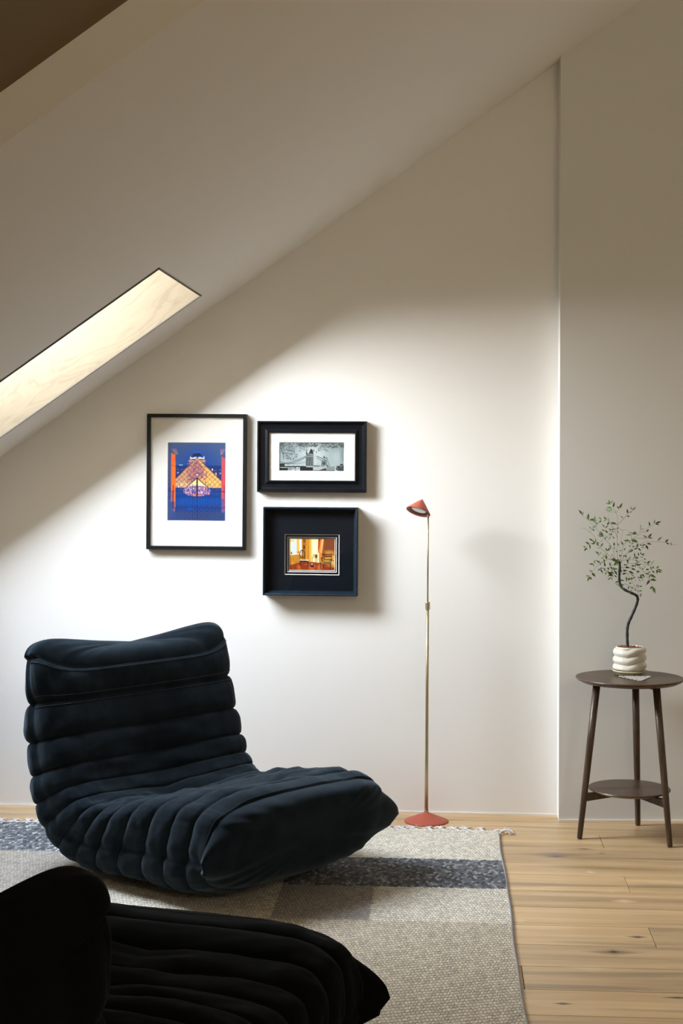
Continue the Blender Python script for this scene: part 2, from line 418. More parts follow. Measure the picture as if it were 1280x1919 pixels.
def chair_geometry(T, SUB=16, M=192):
    K = len(T['I'])-1
    kk = np.linspace(0, K, K*SUB+1)
    th = np.linspace(0, 2*np.pi, M, endpoint=False)
    c, s = np.cos(th), np.sin(th)
    n = np.where(s > 0, 3.6, 4.4)
    yv = np.sign(c)*np.abs(c)**(2/n); av = np.sign(s)*np.abs(s)**(2/n)
    I = crom(T['I'], kk); O = crom(T['O'], kk); W = crom(T['W'], kk); Sg = crom(T['S'], kk)
    mid = (I+O)/2; ax = (I-O)/2
    aa = av[None, :]*np.ones((len(kk), 1)); yy = yv[None, :]*np.ones((len(kk), 1))
    nar = 1-.05*np.clip(-aa, 0, 1)**2
    Y = W[:, None]*yy*nar
    sag = Sg[:, None]*(1-np.clip(np.abs(yy), 0, 1)**2.2)*np.clip(aa, 0, 1)**.5
    alen = np.linalg.norm(ax, axis=1)[:, None]
    au = ax/alen
    rad = aa*alen - sag
    X = mid[:, 0:1] + au[:, 0:1]*rad; Z = mid[:, 1:2] + au[:, 1:2]*rad
    P = np.stack([X, Y, Z], -1)
    return P, kk, th, aa, yy

def normals(P, wrap=True):
    dk = np.gradient(P, axis=0)
    dt = (np.roll(P, -1, 1)-np.roll(P, 1, 1))/2
    n_ = np.cross(dt, dk); n_ /= np.linalg.norm(n_, axis=-1, keepdims=True)+1e-9
    return n_, np.linalg.norm(dk, axis=-1)

def build_chair(name, label, mat, thread, seed=3, T=CH, cat='chair'):
    P, kk, th, aa, yy = chair_geometry(T); K = len(T['I'])-1; back = T is CH
    SUB = 16; M = len(th); r_ = np.random.default_rng(seed)
    Nn, dk = normals(P)
    ctr = P.mean(1, keepdims=True)
    if ((P-ctr)*Nn).sum() < 0: Nn = -Nn
    wid = dk*SUB
    f = kk-np.floor(kk); f[-1] = 1.0
    prof = np.clip(1-np.abs(2*f-1)**2.5, 0, 1)**.55
    A = np.minimum(.0195, .175*wid)
    A = A*(.55+.45*np.clip(1-np.clip(-aa, 0, 1)*.6, 0, 1))
    if back: A = A*(1-.30*np.clip((kk-7.5)/2, 0, 1)[:, None]*(1-yy**2)*(aa > 0))
    disp = A*(prof[:, None]-.6)
    # gathers next to the seams, one set of folds per channel
    ch = np.minimum(np.floor(kk).astype(int), K-1)
    wr = np.zeros_like(aa)
    for j in range(K):
        mk = ch == j; a = np.zeros(M)
        for q in range(12):
            fr = r_.integers(9, 60); a += np.sin(fr*th+r_.uniform(0, 6.28))*r_.uniform(.3, 1)/(1+fr/30)
        b = np.zeros(M)
        for q in range(6):
            fr = r_.integers(3, 12); b += np.sin(fr*th+r_.uniform(0, 6.28))
        ff = f[mk][:, None]
        wr[mk] = .0014*a[None, :]*np.sin(np.pi*ff)*(.25+1.7*np.abs(ff-.5)) + .0016*b[None, :]*np.sin(np.pi*ff)
    disp = disp + wr
    # slow unevenness of the padding and slanting pulls in the cloth
    nz = np.zeros_like(aa)
    for i in range(0, aa.shape[0]):
        for j in range(0, M, 2):
            p = P[i, j]; v = .6*noise.noise(Vector((p[0]*7+seed, p[1]*7, p[2]*7)))+.4*noise.noise(Vector((p[0]*30+p[1]*16, p[1]*13-p[0]*8+seed, p[2]*26)))
            nz[i, j] = v
        nz[i, 1::2] = (nz[i, 0::2]+np.roll(nz[i, 0::2], -1))/2
    disp = disp + .0075*nz
    # side seam running round the body
    g = np.exp(-((aa+.18)/.05)**2)*(np.abs(yy) > .5)
    disp = disp - .014*g
    # tufts at the middle
    S3 = yy*.39; kd = kk[:, None]*np.ones((1, M))
    arc = np.concatenate([[0], np.cumsum(np.linalg.norm(np.diff(crom(T['I'], kk), axis=0), axis=1))])[:, None]
    def arc_of(k): return np.interp(k, kk, arc[:, 0])
    for (k0, y0, dep, sg) in (((7.0, -.01, .030, .045), (5.0, .03, .020, .040), (2.0, .02, .014, .040), (9.9, 0, .022, .06)) if back else ((2.5, 0, .018, .05), (4.5, 0, .018, .05))):
        du = arc-arc_of(k0); dv = S3-y0; d = np.sqrt(du**2+dv**2*.45)
        ang = np.arctan2(du, dv)
        t_ = (-dep*np.exp(-(d/sg)**2) + .0035*np.cos(9*ang+seed)*np.exp(-((d-1.3*sg)/(sg*1.1))**2))*(aa > .2)
        disp = disp + t_
    P = P + Nn*disp[..., None]
    # horn shaping near the ends
    Z = np.array([0, 0, 1.0]); sy = np.sign(yy)
    wt = np.clip((kk-11.6)/1.4, 0, 1)[:, None]**1.6*np.abs(yy)**7
    if back: P = P + np.stack([-.012*wt, sy*.012*wt, .055*wt], -1)
    ang = np.minimum(np.abs(th), np.minimum(np.abs(th-np.pi), np.abs(th-2*np.pi)))[None, :]
    def horn_f(tau):
        wa = np.clip(1-np.abs(ang)/.36, 0, 1)**1.4
        return wa*np.clip(1-abs(tau-.20)/.36, 0, 1)**1.2
    for i, k in enumerate(kk):
        kq = k if back else min(k, K-k)
        if kq > 1.0: continue
        h = horn_f(-kq*.35); fx = 1 if (back or k < K/2) else -1
        P[i] += np.stack([.02*fx*h[0], sy[0]*.05*h[0], -.015*h[0]], -1)
    # caps
    def cap(row, base_dir, B, top):
        L0 = P[row]; c0 = L0.mean(0); rings = []
        J = 20
        for j in range(1, J+1):
            t = j/J; q = t*np.pi/2
            sc = np.cos(q)**.42 if j < J else 0.0
            pz = c0+(L0-c0)*sc + np.array(base_dir)*B*np.sin(q)**1.0
            if not top:
                h = horn_f(t)
                pz = pz + np.stack([.015*base_dir[0]*h[0], sy[0]*.06*h[0], -.01*h[0]], -1)
                wv = .004*np.sin(17*th+3*t)*np.sin(np.pi*t)*(1-t)
                pz = pz + np.outer(wv, base_dir)
            else:
                w_ = np.abs(yv_)**5*(1-t)**.7
                pz = pz + np.stack([-.01*w_, np.sign(yv_)*.010*w_, .035*w_*np.sin(q*1.6)], -1)
                pz = pz + np.outer(.0012*np.sin(19*th+2*np.sin(3*th))*np.sin(np.pi*t), base_dir)
            if j == J: pz = pz.mean(0, keepdims=True)
            rings.append(pz)
        return rings
    yv_ = yy[0]
    front = cap(0, (1, 0, .05), .088, False)
    topc = cap(len(kk)-1, (-.12, 0, 1), .052, True) if back else cap(len(kk)-1, (-1, 0, .05), .07, False)
    allz = min(P[..., 2].min(), min(x[..., 2].min() for x in front))
    root = empty(name, (0, 0, 0)); tag(root, label, cat)
    def grid_part(nm, rows, tip=None):
        V = np.concatenate(rows, 0); R = len(rows); fs = []
        for i in range(R-1):
            a, b = i*M, (i+1)*M
            fs += [(a+j, a+(j+1) % M, b+(j+1) % M, b+j) for j in range(M)]
        if tip is not None:
            V = np.concatenate([V, tip], 0); a = (R-1)*M; fs += [(a+j, a+(j+1) % M, R*M) for j in range(M)]
        V = V.copy(); V[:, 2] -= allz
        o = mesh(nm, V.tolist(), fs, mat, root, smooth=True)
        bm = bmesh.new(); bm.from_mesh(o.data); bmesh.ops.recalc_face_normals(bm, faces=bm.faces); bm.to_mesh(o.data); bm.free()
        return o
    cut = 8*SUB if back else K*SUB//2
    grid_part('front_panel', [P[0]]+front[:-1], front[-1])
    if back:
        grid_part('seat', [P[i] for i in range(0, cut+1)])
        grid_part('backrest', [P[i] for i in range(cut, len(kk))])
        grid_part('top_panel', [P[-1]]+topc[:-1], topc[-1])
    else:
        grid_part('cushion', [P[i] for i in range(0, len(kk))])
        grid_part('rear_panel', [P[-1]]+topc[:-1], topc[-1])
    # double rows of stitching beside the main seams
    def stitch(row, lo, hi):
        ids = [j for j in range(M) if aa[row, j] > -.1]
        pts = [P[row, j] + Nn[row, j]*.0015 for j in ids]
        pts = [(p[0], p[1], p[2]-allz) for p in pts]
        return tube(pts, .0010, 5)
    for V, Fc in ([stitch(2, 0, 0), stitch(len(kk)-3, 0, 0)] + ([stitch(12*SUB-2, 0, 0), stitch(12*SUB+2, 0, 0)] if back else [])):
        mesh('stitching', V, Fc, thread, root, smooth=True)
    return root
RUGT = .012
def place_chair(root, plan_center, ang_cam):
    p = cw(*plan_center); root.location = (p.x, p.y, RUGT+.0005); root.rotation_euler = (0, 0, math.radians(ang_cam)+YAW)
ch1 = build_chair('lounge_chair', 'navy blue low quilted lounge chair facing right on the rug beside the lamp', M_fab, M_thr, 3)
place_chair(ch1, (-.42, 5.12), -42.0)
ch2 = build_chair('lounge_chair', 'low lounge chair, its cloth darkened for deep shade, only its back showing in the bottom left corner', M_fab2, M_thr2, 11)
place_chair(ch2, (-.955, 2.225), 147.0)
ott = build_chair('ottoman', 'low quilted ottoman, its cloth darkened for the foreground shade, ending in a pointed corner on the rug', M_fab2, M_thr2, 5, OT, 'ottoman')
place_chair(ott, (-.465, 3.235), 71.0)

# ------------------------------------------------------------------ rug
rugroot = empty('area_rug', (0, 0, 0)); tag(rugroot, 'large flat woven rug with cream, taupe and slate blue blocks and fringed end', 'rug')
RX1, RX0, RY1, RY0 = .195, -2.35, -.318, -3.9
def rug_mat():
    M = N('woven_wool', rough=.95); M.set('Specular IOR Level', .1); M.set('Sheen Weight', .15)
    g = M.n('ShaderNodeNewGeometry'); sx = M.n('ShaderNodeSeparateXYZ'); M.l(g.outputs['Position'], sx.inputs[0])
    X, Yc = sx.outputs[0], sx.outputs[1]
    at = M.n('ShaderNodeVectorMath', operation='SCALE'); M.l(g.outputs['Position'], at.inputs[0]); at.inputs['Scale'].default_value = 1
    # wobble so the block edges step with the knots
    edge = M.noise(at.outputs[0], 90, 1); edge = M.math('MULTIPLY', M.math('SUBTRACT', edge, .5), .03)
    Xe = M.math('ADD', X, edge); Ye = M.math('ADD', Yc, edge)
    def lt(a, v): return M.math('LESS_THAN', a, v)
    def gt(a, v): return M.math('GREATER_THAN', a, v)
    def AND(*q):
        r_ = q[0]
        for z in q[1:]: r_ = M.math('MULTIPLY', r_, z)
        return r_
    cream = (1.0, .93, .76, 1); taupe = (.50, .455, .40, 1); slate = (.225, .240, .255, 1); beige = (.78, .69, .525, 1)
    out = M.mix(lt(Ye, -1.436), cream, beige)
    out = M.mix(AND(lt(Ye, -.728), gt(Ye, -1.075), gt(Xe, -.512)), out, slate)
    out = M.mix(AND(gt(Ye, -.728), lt(Xe, -1.08)), out, (.34, .36, .37, 1))
    out = M.mix(AND(lt(Ye, -.728), gt(Ye, -1.436), lt(Xe, -1.08)), out, (.64, .57, .47, 1))
    out = M.mix(AND(lt(Ye, -1.075), gt(Ye, -1.436), lt(Xe, -.22), gt(Xe, -.512)), out, taupe)
    # knots: staggered cells, slanted rows
    cx, cy = .0098, .0195
    warp = M.noise(at.outputs[0], 16, 2)
    u = M.math('DIVIDE', M.math('ADD', X, M.math('MULTIPLY', warp, .012)), cx)
    v = M.math('DIVIDE', M.math('ADD', M.math('ADD', Yc, M.math('MULTIPLY', X, -.34)), M.math('MULTIPLY', warp, .010)), cy)
    jit = M.noise(at.outputs[0], 85, 1); jit = M.math('MULTIPLY', M.math('SUBTRACT', jit, .5), 1.1)
    u = M.math('ADD', u, jit); v = M.math('ADD', v, M.math('MULTIPLY', jit, -.7))
    row = M.math('FLOOR', v)
    u2 = M.math('ADD', u, M.math('MULTIPLY', M.math('MODULO', M.math('ABSOLUTE', row), 2), .5))
    fu = M.math('SUBTRACT', M.math('FRACT', u2), .5); fv = M.math('SUBTRACT', M.math('FRACT', v), .5)
    d = M.math('SQRT', M.math('ADD', M.math('MULTIPLY', fu, fu), M.math('MULTIPLY', fv, fv)))
    h = M.math('SQRT', M.math('MAXIMUM', M.math('SUBTRACT', .36, M.math('MULTIPLY', d, d)), .02))
    cb = M.n('ShaderNodeCombineXYZ'); M.l(M.math('FLOOR', u2), cb.inputs[0]); M.l(row, cb.inputs[1])
    wn_ = M.n('ShaderNodeTexWhiteNoise', noise_dimensions='3D'); M.l(cb.outputs[0], wn_.inputs[0])
    yarn = M.ramp(wn_.outputs['Value'], [(0, (.66, .66, .68, 1)), (.5, (.86, .86, .86, 1)), (1, (1, 1, 1, 1))])
    out = M.mix(.9, out, yarn, 'MULTIPLY')
    isl = M.math('MAXIMUM', AND(lt(Ye, -.728), gt(Ye, -1.075), gt(Xe, -.512)), AND(gt(Ye, -.728), lt(Xe, -1.08)))
    fleck = M.ramp(wn_.outputs['Value'], [(0, (.25, .27, .30, 1)), (.45, (.7, .72, .75, 1)), (.75, (1, 1, 1, 1)), (1, (2.2, 2.1, 1.95, 1))])
    out = M.mix(isl, out, M.mix(1.0, out, fleck, 'MULTIPLY'))
    fib = M.noise(at.outputs[0], 700, 2); out = M.mix(.5, out, M.ramp(fib, [(.3, (.7, .7, .7, 1)), (.7, (1, 1, 1, 1))]), 'MULTIPLY')
    gapm = M.ramp(M.math('MAXIMUM', d, M.math('MULTIPLY', M.math('ABSOLUTE', fv), 1.15)), [(.36, (1, 1, 1, 1)), (.60, (.36, .32, .27, 1))])
    out = M.mix(.85, out, gapm, 'MULTIPLY')
    hh = M.math('ADD', h, M.math('MULTIPLY', fib, .25))
    M.col(out); M.bump(hh, 1.0, .006)
    return M.m
M_rug = rug_mat()
M_cot = N('undyed_cotton', (.74, .70, .66, 1), .9).m
def rug_edge_x(y):   # the selvedge wanders a little
    return RX1 + .0025*math.sin(5*y+1) + .0012*math.sin(13*y)
ny, nx = 120, 60; vs = []; fs = []
for i in range(ny+1):
    y = RY1+(RY0-RY1)*i/ny
    x1 = rug_edge_x(y)
    for j in range(nx+1):
        x = RX0+(x1-RX0)*j/nx; vs.append((x, y, RUGT+.0012*noise.noise(Vector((x*3, y*3, 0)))))
for i in range(ny):
    for j in range(nx): a = i*(nx+1)+j; fs.append((a, a+nx+1, a+nx+2, a+1))
b0 = len(vs); per = [j for j in range(nx+1)] + [i*(nx+1)+nx for i in range(1, ny+1)] + [ny*(nx+1)+j for j in range(nx-1, -1, -1)] + [i*(nx+1) for i in range(ny-1, 0, -1)]
for p in per: vs.append((vs[p][0], vs[p][1], .0005))
for i in range(len(per)): j = (i+1) % len(per); fs.append((per[i], per[j], b0+j, b0+i))
mesh('pile', vs, fs, M_rug, rugroot, smooth=False)
V, Fc = tube([(rug_edge_x(y), y, .007) for y in np.linspace(RY1, RY0, 260)], .0052, 8)
M_bind = N('grey_binding_cord', (.44, .44, .45, 1), .8)
vv = M_bind.coord('Object', (1, 1, 1)); wv = M_bind.n('ShaderNodeTexWave'); wv.bands_direction = 'Y'; wv.inputs['Scale'].default_value = 60; M_bind.l(vv, wv.inputs['Vector'])
M_bind.bump(wv.outputs['Fac'], .5, .002)
mesh('edge_binding', V, Fc, M_bind.m, rugroot, smooth=True)
# fringe: tassels of knotted cotton strands, three shared shapes
def tassel_data(seed):
    q = random.Random(seed); parts = []
    kx, ky = q.uniform(-.004, .004), .018
    for s_ in range(5):      # two braids meeting at the knot
        for sx_ in (-1, 1):
            x0 = sx_*.019+q.uniform(-.003, .003)
            pts = smooth_path([(x0, -.002, .008), (x0*.6+q.uniform(-.002, .002), .008, .012), (kx, ky, .010)], 4)
            parts.append(tube(pts, .0021, 5))
    vs_, fs_ = lathe([(.0, -.006), (.0055, -.004), (.0072, 0), (.0055, .004), (.0, .006)], 8)
    parts.append(([Vector((v[0]+kx, v[1]*.8+ky, v[2]+.0095)) for v in vs_], fs_))
    for s_ in range(13):
        a = q.uniform(-1.0, 1.0); L = q.uniform(.022, .040); cu = q.uniform(-.5, .5)
        e1 = (kx+math.sin(a)*L*.5, ky+math.cos(a)*L*.5, .012+q.uniform(-.003, .006)); e2 = (kx+math.sin(a+cu)*L, ky+math.cos(a+cu)*L, max(.0025, q.uniform(.002, .009)))
        parts.append(tube(smooth_path([(kx, ky, .010), e1, e2], 4), [.0017]*8+[.0009], 5))
    return join(parts)
tdat = []
for sd_ in range(4):
    V, Fc = tassel_data(sd_); o = mesh('tassel', V, Fc, M_cot, None, smooth=True, link=False); tdat.append(o.data)
    bpy.data.objects.remove(o)
xt = RX1-.02; i = 0
while xt > -1.75:
    o = bpy.data.objects.new('tassel', tdat[i % 4]); COL.objects.link(o); o.parent = rugroot
    o.location = (xt, RY1, 0); o.rotation_euler.z = random.uniform(-.15, .15); o.scale.x = random.choice((-1, 1))
    if i == 0: o.rotation_euler.z = -1.15; o.location = (RX1-.004, RY1-.004, 0); o.scale = (1.2, 1.2, 1.1)
    xt -= .048+random.uniform(-.003, .003); i += 1
V, Fc = tube([(x, RY1, .0075) for x in np.linspace(RX0, RX1, 60)], .0055, 6); mesh('end_cord', V, Fc, M_cot, rugroot, smooth=True)

# ------------------------------------------------------------------ pictures
def prn_mat(name):
    M = N(name, rough=.35); a = M.n('ShaderNodeVertexColor'); a.layer_name = 'ink'; M.col(a.outputs[0]); M.set('Specular IOR Level', .3); return M.m
M_print = prn_mat('printed_photograph')
M_mat = N('cream_mat_board', (.69, .67, .625, 1), .9).m
M_mat_black = N('blue_black_mat_board', (.0055, .008, .012, 1), .8); M_mat_black.set('Specular IOR Level', .08); M_mat_black = M_mat_black.m
M_bevel = N('mat_core_white', (.80, .77, .68, 1), .8).m
def frame_mat(name, c, rough, grain):
    M = N(name, c, rough); M.set('Specular IOR Level', .22); h = M.noise(M.coord('Object', (1, 1, 1)), grain, 4); M.bump(h, .35, .002)
    M.col(M.ramp(h, [(.4, c), (.75, (c[0]*1.5, c[1]*1.5, c[2]*1.6, 1))])); return M.m
M_fr1 = frame_mat('black_grained_wood', (.007, .007, .008, 1), .42, 160)
M_fr2 = frame_mat('black_lacquered_wood', (.005, .006, .008, 1), .28, 40)
M_fr3 = frame_mat('blue_black_satin_wood', (.007, .013, .020, 1), .42, 30)
def glass_mat():
    m_ = bpy.data.materials.new('picture_glass'); m_.use_nodes = True; t = m_.node_tree; t.nodes.clear()
    a = t.nodes.new('ShaderNodeBsdfTransparent'); b = t.nodes.new('ShaderNodeBsdfGlossy'); b.inputs['Roughness'].default_value = .02
    lw = t.nodes.new('ShaderNodeLayerWeight'); lw.inputs[0].default_value = .5
    pw_ = t.nodes.new('ShaderNodeMath'); pw_.operation = 'POWER'; pw_.inputs[1].default_value = 5; t.links.new(lw.outputs['Facing'], pw_.inputs[0])
    f = t.nodes.new('ShaderNodeMath'); f.operation = 'MULTIPLY_ADD'; f.inputs[1].default_value = .8; f.inputs[2].default_value = .02; t.links.new(pw_.outputs[0], f.inputs[0])
    x = t.nodes.new('ShaderNodeMixShader'); o = t.nodes.new('ShaderNodeOutputMaterial')
    t.links.new(f.outputs[0], x.inputs[0]); t.links.new(a.outputs[0], x.inputs[1]); t.links.new(b.outputs[0], x.inputs[2]); t.links.new(x.outputs[0], o.inputs[0]); return m_
M_glass = glass_mat(); SKY_PANE.data.materials.append(M_glass)

def moulding(prof, w_, h_, mat, parent, name='frame'):
    # prof: (inset from outer edge, y) ; mitred rectangle w x h centred at origin in xz
    vs, fs = [], []; n = len(prof)
    for (sx_, sz_) in ((-1, -1), (1, -1), (1, 1), (-1, 1)):
        for (d, y) in prof: vs.append((sx_*(w_/2-d), y, sz_*(h_/2-d)))
    for c_ in range(4):
        e_ = (c_+1) % 4
        for i in range(n):
            j = (i+1) % n; fs.append((c_*n+i, e_*n+i, e_*n+j, c_*n+j))
    o = mesh(name, vs, fs, mat, parent); bm = bmesh.new(); bm.from_mesh(o.data); bmesh.ops.recalc_face_normals(bm, faces=bm.faces); bm.to_mesh(o.data); bm.free()
    return o
def mat_board(x0, x1, z0, z1, hx0, hx1, hz0, hz1, y, mat, parent, th=.0025, bev=.0018, name='mat'):
    V, Fc = [], []
    out = [(x0, z0), (x1, z0), (x1, z1), (x0, z1)]; inn = [(hx0, hz0), (hx1, hz0), (hx1, hz1), (hx0, hz1)]
    for p in out: V.append((p[0], y, p[1]))
    for p in inn: V.append((p[0], y, p[1]))
    for i in range(4): j = (i+1) % 4; Fc.append((i, j, 4+j, 4+i))
    o = mesh(name, V, Fc, mat, parent)
    V = [(p[0], y, p[1]) for p in inn] + [(p[0]+bev*sx_, y+th, p[1]+bev*sz_) for p, (sx_, sz_) in zip(inn, ((1, 1), (-1, 1), (-1, -1), (1, -1)))]
    mesh('mat_bevel', V, [(i, (i+1) % 4, 4+(i+1) % 4, 4+i) for i in range(4)], M_bevel, parent)
    return o
def print_mesh(img, x0, x1, z0, z1, y, parent):
    H_, W_ = img.shape[:2]
    xs = np.linspace(x0, x1, W_); zs = np.linspace(z1, z0, H_)
    V = np.stack([np.tile(xs, H_), np.full(W_*H_, y), np.repeat(zs, W_)], -1)
    a = (np.arange(H_-1)[:, None]*W_+np.arange(W_-1)[None, :]).ravel()
    Fc = np.stack([a, a+W_, a+W_+1, a+1], -1)
    o = mesh('print', V.tolist(), Fc.tolist(), M_print, parent)
    at = o.data.color_attributes.new('ink', 'FLOAT_COLOR', 'POINT')
    c = np.clip(img, 0, 1); c = np.where(c <= .04045, c/12.92, ((c+.055)/1.055)**2.4)
    full = np.ones((W_*H_, 4), np.float32); full[:, :3] = c.reshape(-1, 3); at.data.foreach_set('color', full.ravel())
    return o
class Cv:
    def __init__(s, w_, h_, sx_, sy_): s.w, s.h = w_, h_; s.a = np.zeros((h_, w_, 3)); s.Y, s.X = np.mgrid[0:h_, 0:w_]; s.X = s.X*sx_; s.Y = s.Y*sy_; s.sx = sx_
    def put(s, m_, c, al=1.0):
        if callable(c): c = c(s.X, s.Y)
        al = (m_.astype(float)*al)[..., None]; s.a = s.a*(1-al)+np.asarray(c)*al
    def rect(s, x0, y0, x1, y1, c, al=1): s.put((s.X >= x0) & (s.X <= x1) & (s.Y >= y0) & (s.Y <= y1), np.array(c)/255, al)
    def ell(s, x, y, rx, ry, c, al=1, soft=0):
        d = np.sqrt(((s.X-x)/rx)**2+((s.Y-y)/ry)**2)
        m_ = np.clip((1-d)/soft, 0, 1) if soft else (d <= 1); s.put(m_, np.array(c)/255, al)
    def poly(s, pts, c, al=1):
        m_ = np.zeros(s.X.shape, bool); n = len(pts)
        for i in range(n):
            x1_, y1_ = pts[i]; x2_, y2_ = pts[(i+1) % n]
            if y1_ == y2_: continue
            cond = ((s.Y > y1_) != (s.Y > y2_)) & (s.X < (x2_-x1_)*(s.Y-y1_)/(y2_-y1_)+x1_); m_ ^= cond
        s.put(m_, np.array(c)/255, al)
    def line(s, x0, y0, x1, y1, t, c, al=1):
        dx, dy = x1-x0, y1-y0; L2 = dx*dx+dy*dy+1e-9
        u = np.clip(((s.X-x0)*dx+(s.Y-y0)*dy)/L2, 0, 1); d = np.hypot(s.X-x0-u*dx, s.Y-y0-u*dy)
        s.put(np.clip((t/2-d)/s.sx+.6, 0, 1), np.array(c)/255, al)
    def pl(s, pts, t, c, al=1):
        for a, b in zip(pts[:-1], pts[1:]): s.line(*a, *b, t, c, al)
    def speck(s, x0, y0, x1, y1, n, r_, cols, q, al=.8):
        for _ in range(n): s.ell(q.uniform(x0, x1), q.uniform(y0, y1), r_*q.uniform(.5, 1.3), r_*q.uniform(.4, 1.1), q.choice(cols), al)

def art_pyramid():          # night view of a lit glass pyramid behind a gate (coordinates of the 1280-wide crop)
    C = Cv(160, 216, 1070/159, 1445/215); C.X += 115; C.Y += 95; q = random.Random(1)
    t = np.clip((C.Y-95)/1445, 0, 1)[..., None]
    C.a = np.array([70, 90, 135])/255*(1-t)+np.array([28, 62, 128])/255*t
    C.ell(650, 520, 520, 420, (20, 66, 150), .8, .8); C.ell(650, 1170, 560, 260, (6, 70, 160), .8, .8)
    C.rect(115, 1360, 1185, 1540, (62, 78, 120), .6); C.rect(115, 95, 190, 1540, (62, 82, 124), .7); C.rect(1165, 95, 1185, 1540, (70, 72, 118), .7)
    C.rect(265, 520, 1100, 930, (24, 44, 96), .75)
    C.speck(275, 570, 1095, 700, 90, 14, [(90, 60, 130), (60, 50, 120), (130, 80, 140), (35, 60, 130)], q)
    C.rect(325, 510, 392, 522, (110, 210, 250)); C.ell(308, 655, 16, 12, (110, 200, 240)); C.ell(930, 594, 12, 16, (235, 230, 255)); C.rect(988, 650, 1010, 705, (220, 180, 110)); C.ell(1075, 662, 10, 12, (90, 210, 170))
    # domed pavilion behind
    C.poly([(570, 330), (600, 305), (700, 300), (740, 335), (735, 390), (575, 390)], (40, 34, 70)); C.ell(660, 275, 75, 16, (20, 90, 200), .9)
    C.poly([(525, 350), (560, 385), (650, 360), (650, 400), (530, 405)], (225, 225, 220)); C.poly([(785, 350), (755, 385), (680, 360), (680, 400), (788, 405)], (225, 225, 215))
    C.ell(630, 368, 26, 9, (50, 150, 240)); C.ell(700, 368, 26, 9, (50, 150, 240))
    C.rect(505, 420, 808, 452, (190, 140, 120)); C.rect(515, 452, 800, 520, (150, 100, 130))
    # pyramid
    C.poly([(655, 378), (1095, 800), (1095, 925), (240, 925), (240, 800)], (205, 150, 110))
    C.poly([(655, 378), (1095, 800), (1095, 925), (860, 925)], (228, 176, 96)); C.poly([(655, 400), (790, 600), (700, 860), (560, 860), (500, 640)], (176, 118, 112))
    C.ell(790, 800, 130, 110, (250, 200, 90), .8, .7); C.ell(420, 880, 180, 70, (250, 214, 150), .7, .7); C.ell(960, 840, 120, 90, (240, 195, 105), .7, .7)
    for i in range(170): C.ell(655+q.uniform(-180, 180), q.uniform(470, 850), 11, 13, q.choice([(60, 40, 90), (220, 140, 90), (200, 120, 120), (90, 60, 110)]), .6)
    for i in range(-14, 15):
        x = 655+i*46; C.line(x, 378+abs(i)*44, x-700, 378+abs(i)*44+672, 6.5, (70, 44, 84), .6); C.line(x, 378+abs(i)*44, x+700, 378+abs(i)*44+672, 6.5, (70, 44, 84), .6)
    C.line(655, 378, 1095, 800, 7, (90, 60, 80), .8); C.line(655, 378, 250, 775, 7, (90, 60, 80), .8)
    sky = (C.Y < 378+(C.X-655)*.96) | (C.Y < 378+(655-C.X)*.98)
    C.rect(115, 928, 1185, 1010, (20, 60, 128))
    # bright entrance and crowd
    C.poly([(655, 752), (860, 925), (470, 925)], (245, 215, 140)); C.poly([(480, 905), (655, 752), (655, 925)], (248, 222, 150)); C.ell(690, 880, 80, 40, (255, 250, 225), .8, .7)
    C.line(655, 752, 460, 925, 9, (30, 30, 50)); C.line(655, 752, 860, 925, 9, (30, 30, 50))
    C.ell(655, 985, 250, 98, (150, 110, 150)); C.rect(400, 985, 905, 1010, (60, 80, 170), .6)
    C.speck(430, 930, 890, 1065, 170, 13, [(60, 70, 170), (230, 190, 210), (120, 90, 190), (255, 150, 110), (35, 50, 130), (245, 220, 230)], q, .85)
    C.ell(655, 1062, 95, 20, (235, 120, 90), .85)
    C.poly([(115, 1085), (420, 1030), (460, 1062), (655, 1086), (850, 1062), (900, 1030), (1185, 1085), (1185, 1110), (115, 1110)], (12, 62, 138))
    C.speck(270, 880, 450, 915, 60, 8, [(60, 30, 60), (250, 230, 180), (160, 90, 90)], q); C.speck(860, 890, 1090, 920, 40, 8, [(250, 150, 90), (255, 220, 150), (200, 110, 100)], q)
    C.speck(300, 940, 420, 985, 12, 9, [(80, 80, 130)], q); C.speck(920, 940, 1080, 985, 14, 9, [(80, 80, 130)], q)
    # stone jambs, lit orange and red
    C.poly([(188, 300), (262, 330), (268, 930), (262, 1360), (228, 1360), (228, 990), (188, 990)], (235, 105, 50)); C.ell(235, 720, 30, 320, (255, 120, 40), .7, .6)
    C.rect(188, 990, 212, 1180, (225, 100, 70), .8); C.rect(225, 1180, 262, 1365, (110, 84, 120), .8); C.rect(188, 1180, 212, 1400, (60, 84, 150), .7)
    C.poly([(1095, 350), (1165, 400), (1180, 930), (1150, 1370), (1095, 1370)], (190, 82, 96)); C.ell(1130, 800, 34, 250, (215, 70, 80), .7, .6); C.rect(1095, 1120, 1142, 1370, (86, 84, 150), .8)
    for i in range(4):
        C.line(196+i*24, 225, 262+i*14, 318, 9, (220, 150, 110), .7); C.line(1160-i*26, 225, 1098-i*6, 318, 9, (215, 130, 120), .7)
    C.line(190, 512, 268, 545, 6, (90, 40, 50), .7)
    C.rect(280, 1120, 1090, 1235, (8, 84, 176), .45)
    # iron gate
    for x in range(300, 1090, 46): C.rect(x-4, 925 if abs(x-655) > 260 else 860, x+4, 1500, (22, 44, 92), .55)
    C.rect(645, 745, 668, 1085, (18, 20, 40)); C.rect(648, 1085, 664, 1530, (26, 46, 96), .7)
    C.rect(170, 984, 262, 994, (40, 30, 50)); C.rect(1090, 988, 1175, 998, (40, 30, 50)); C.rect(262, 984, 1090, 991, (20, 42, 92), .5); C.rect(200, 1280, 1150, 1292, (24, 40, 84), .6)
    C.rect(222, 880, 232, 1300, (50, 30, 50)); C.rect(1146, 880, 1154, 1300, (50, 30, 60))
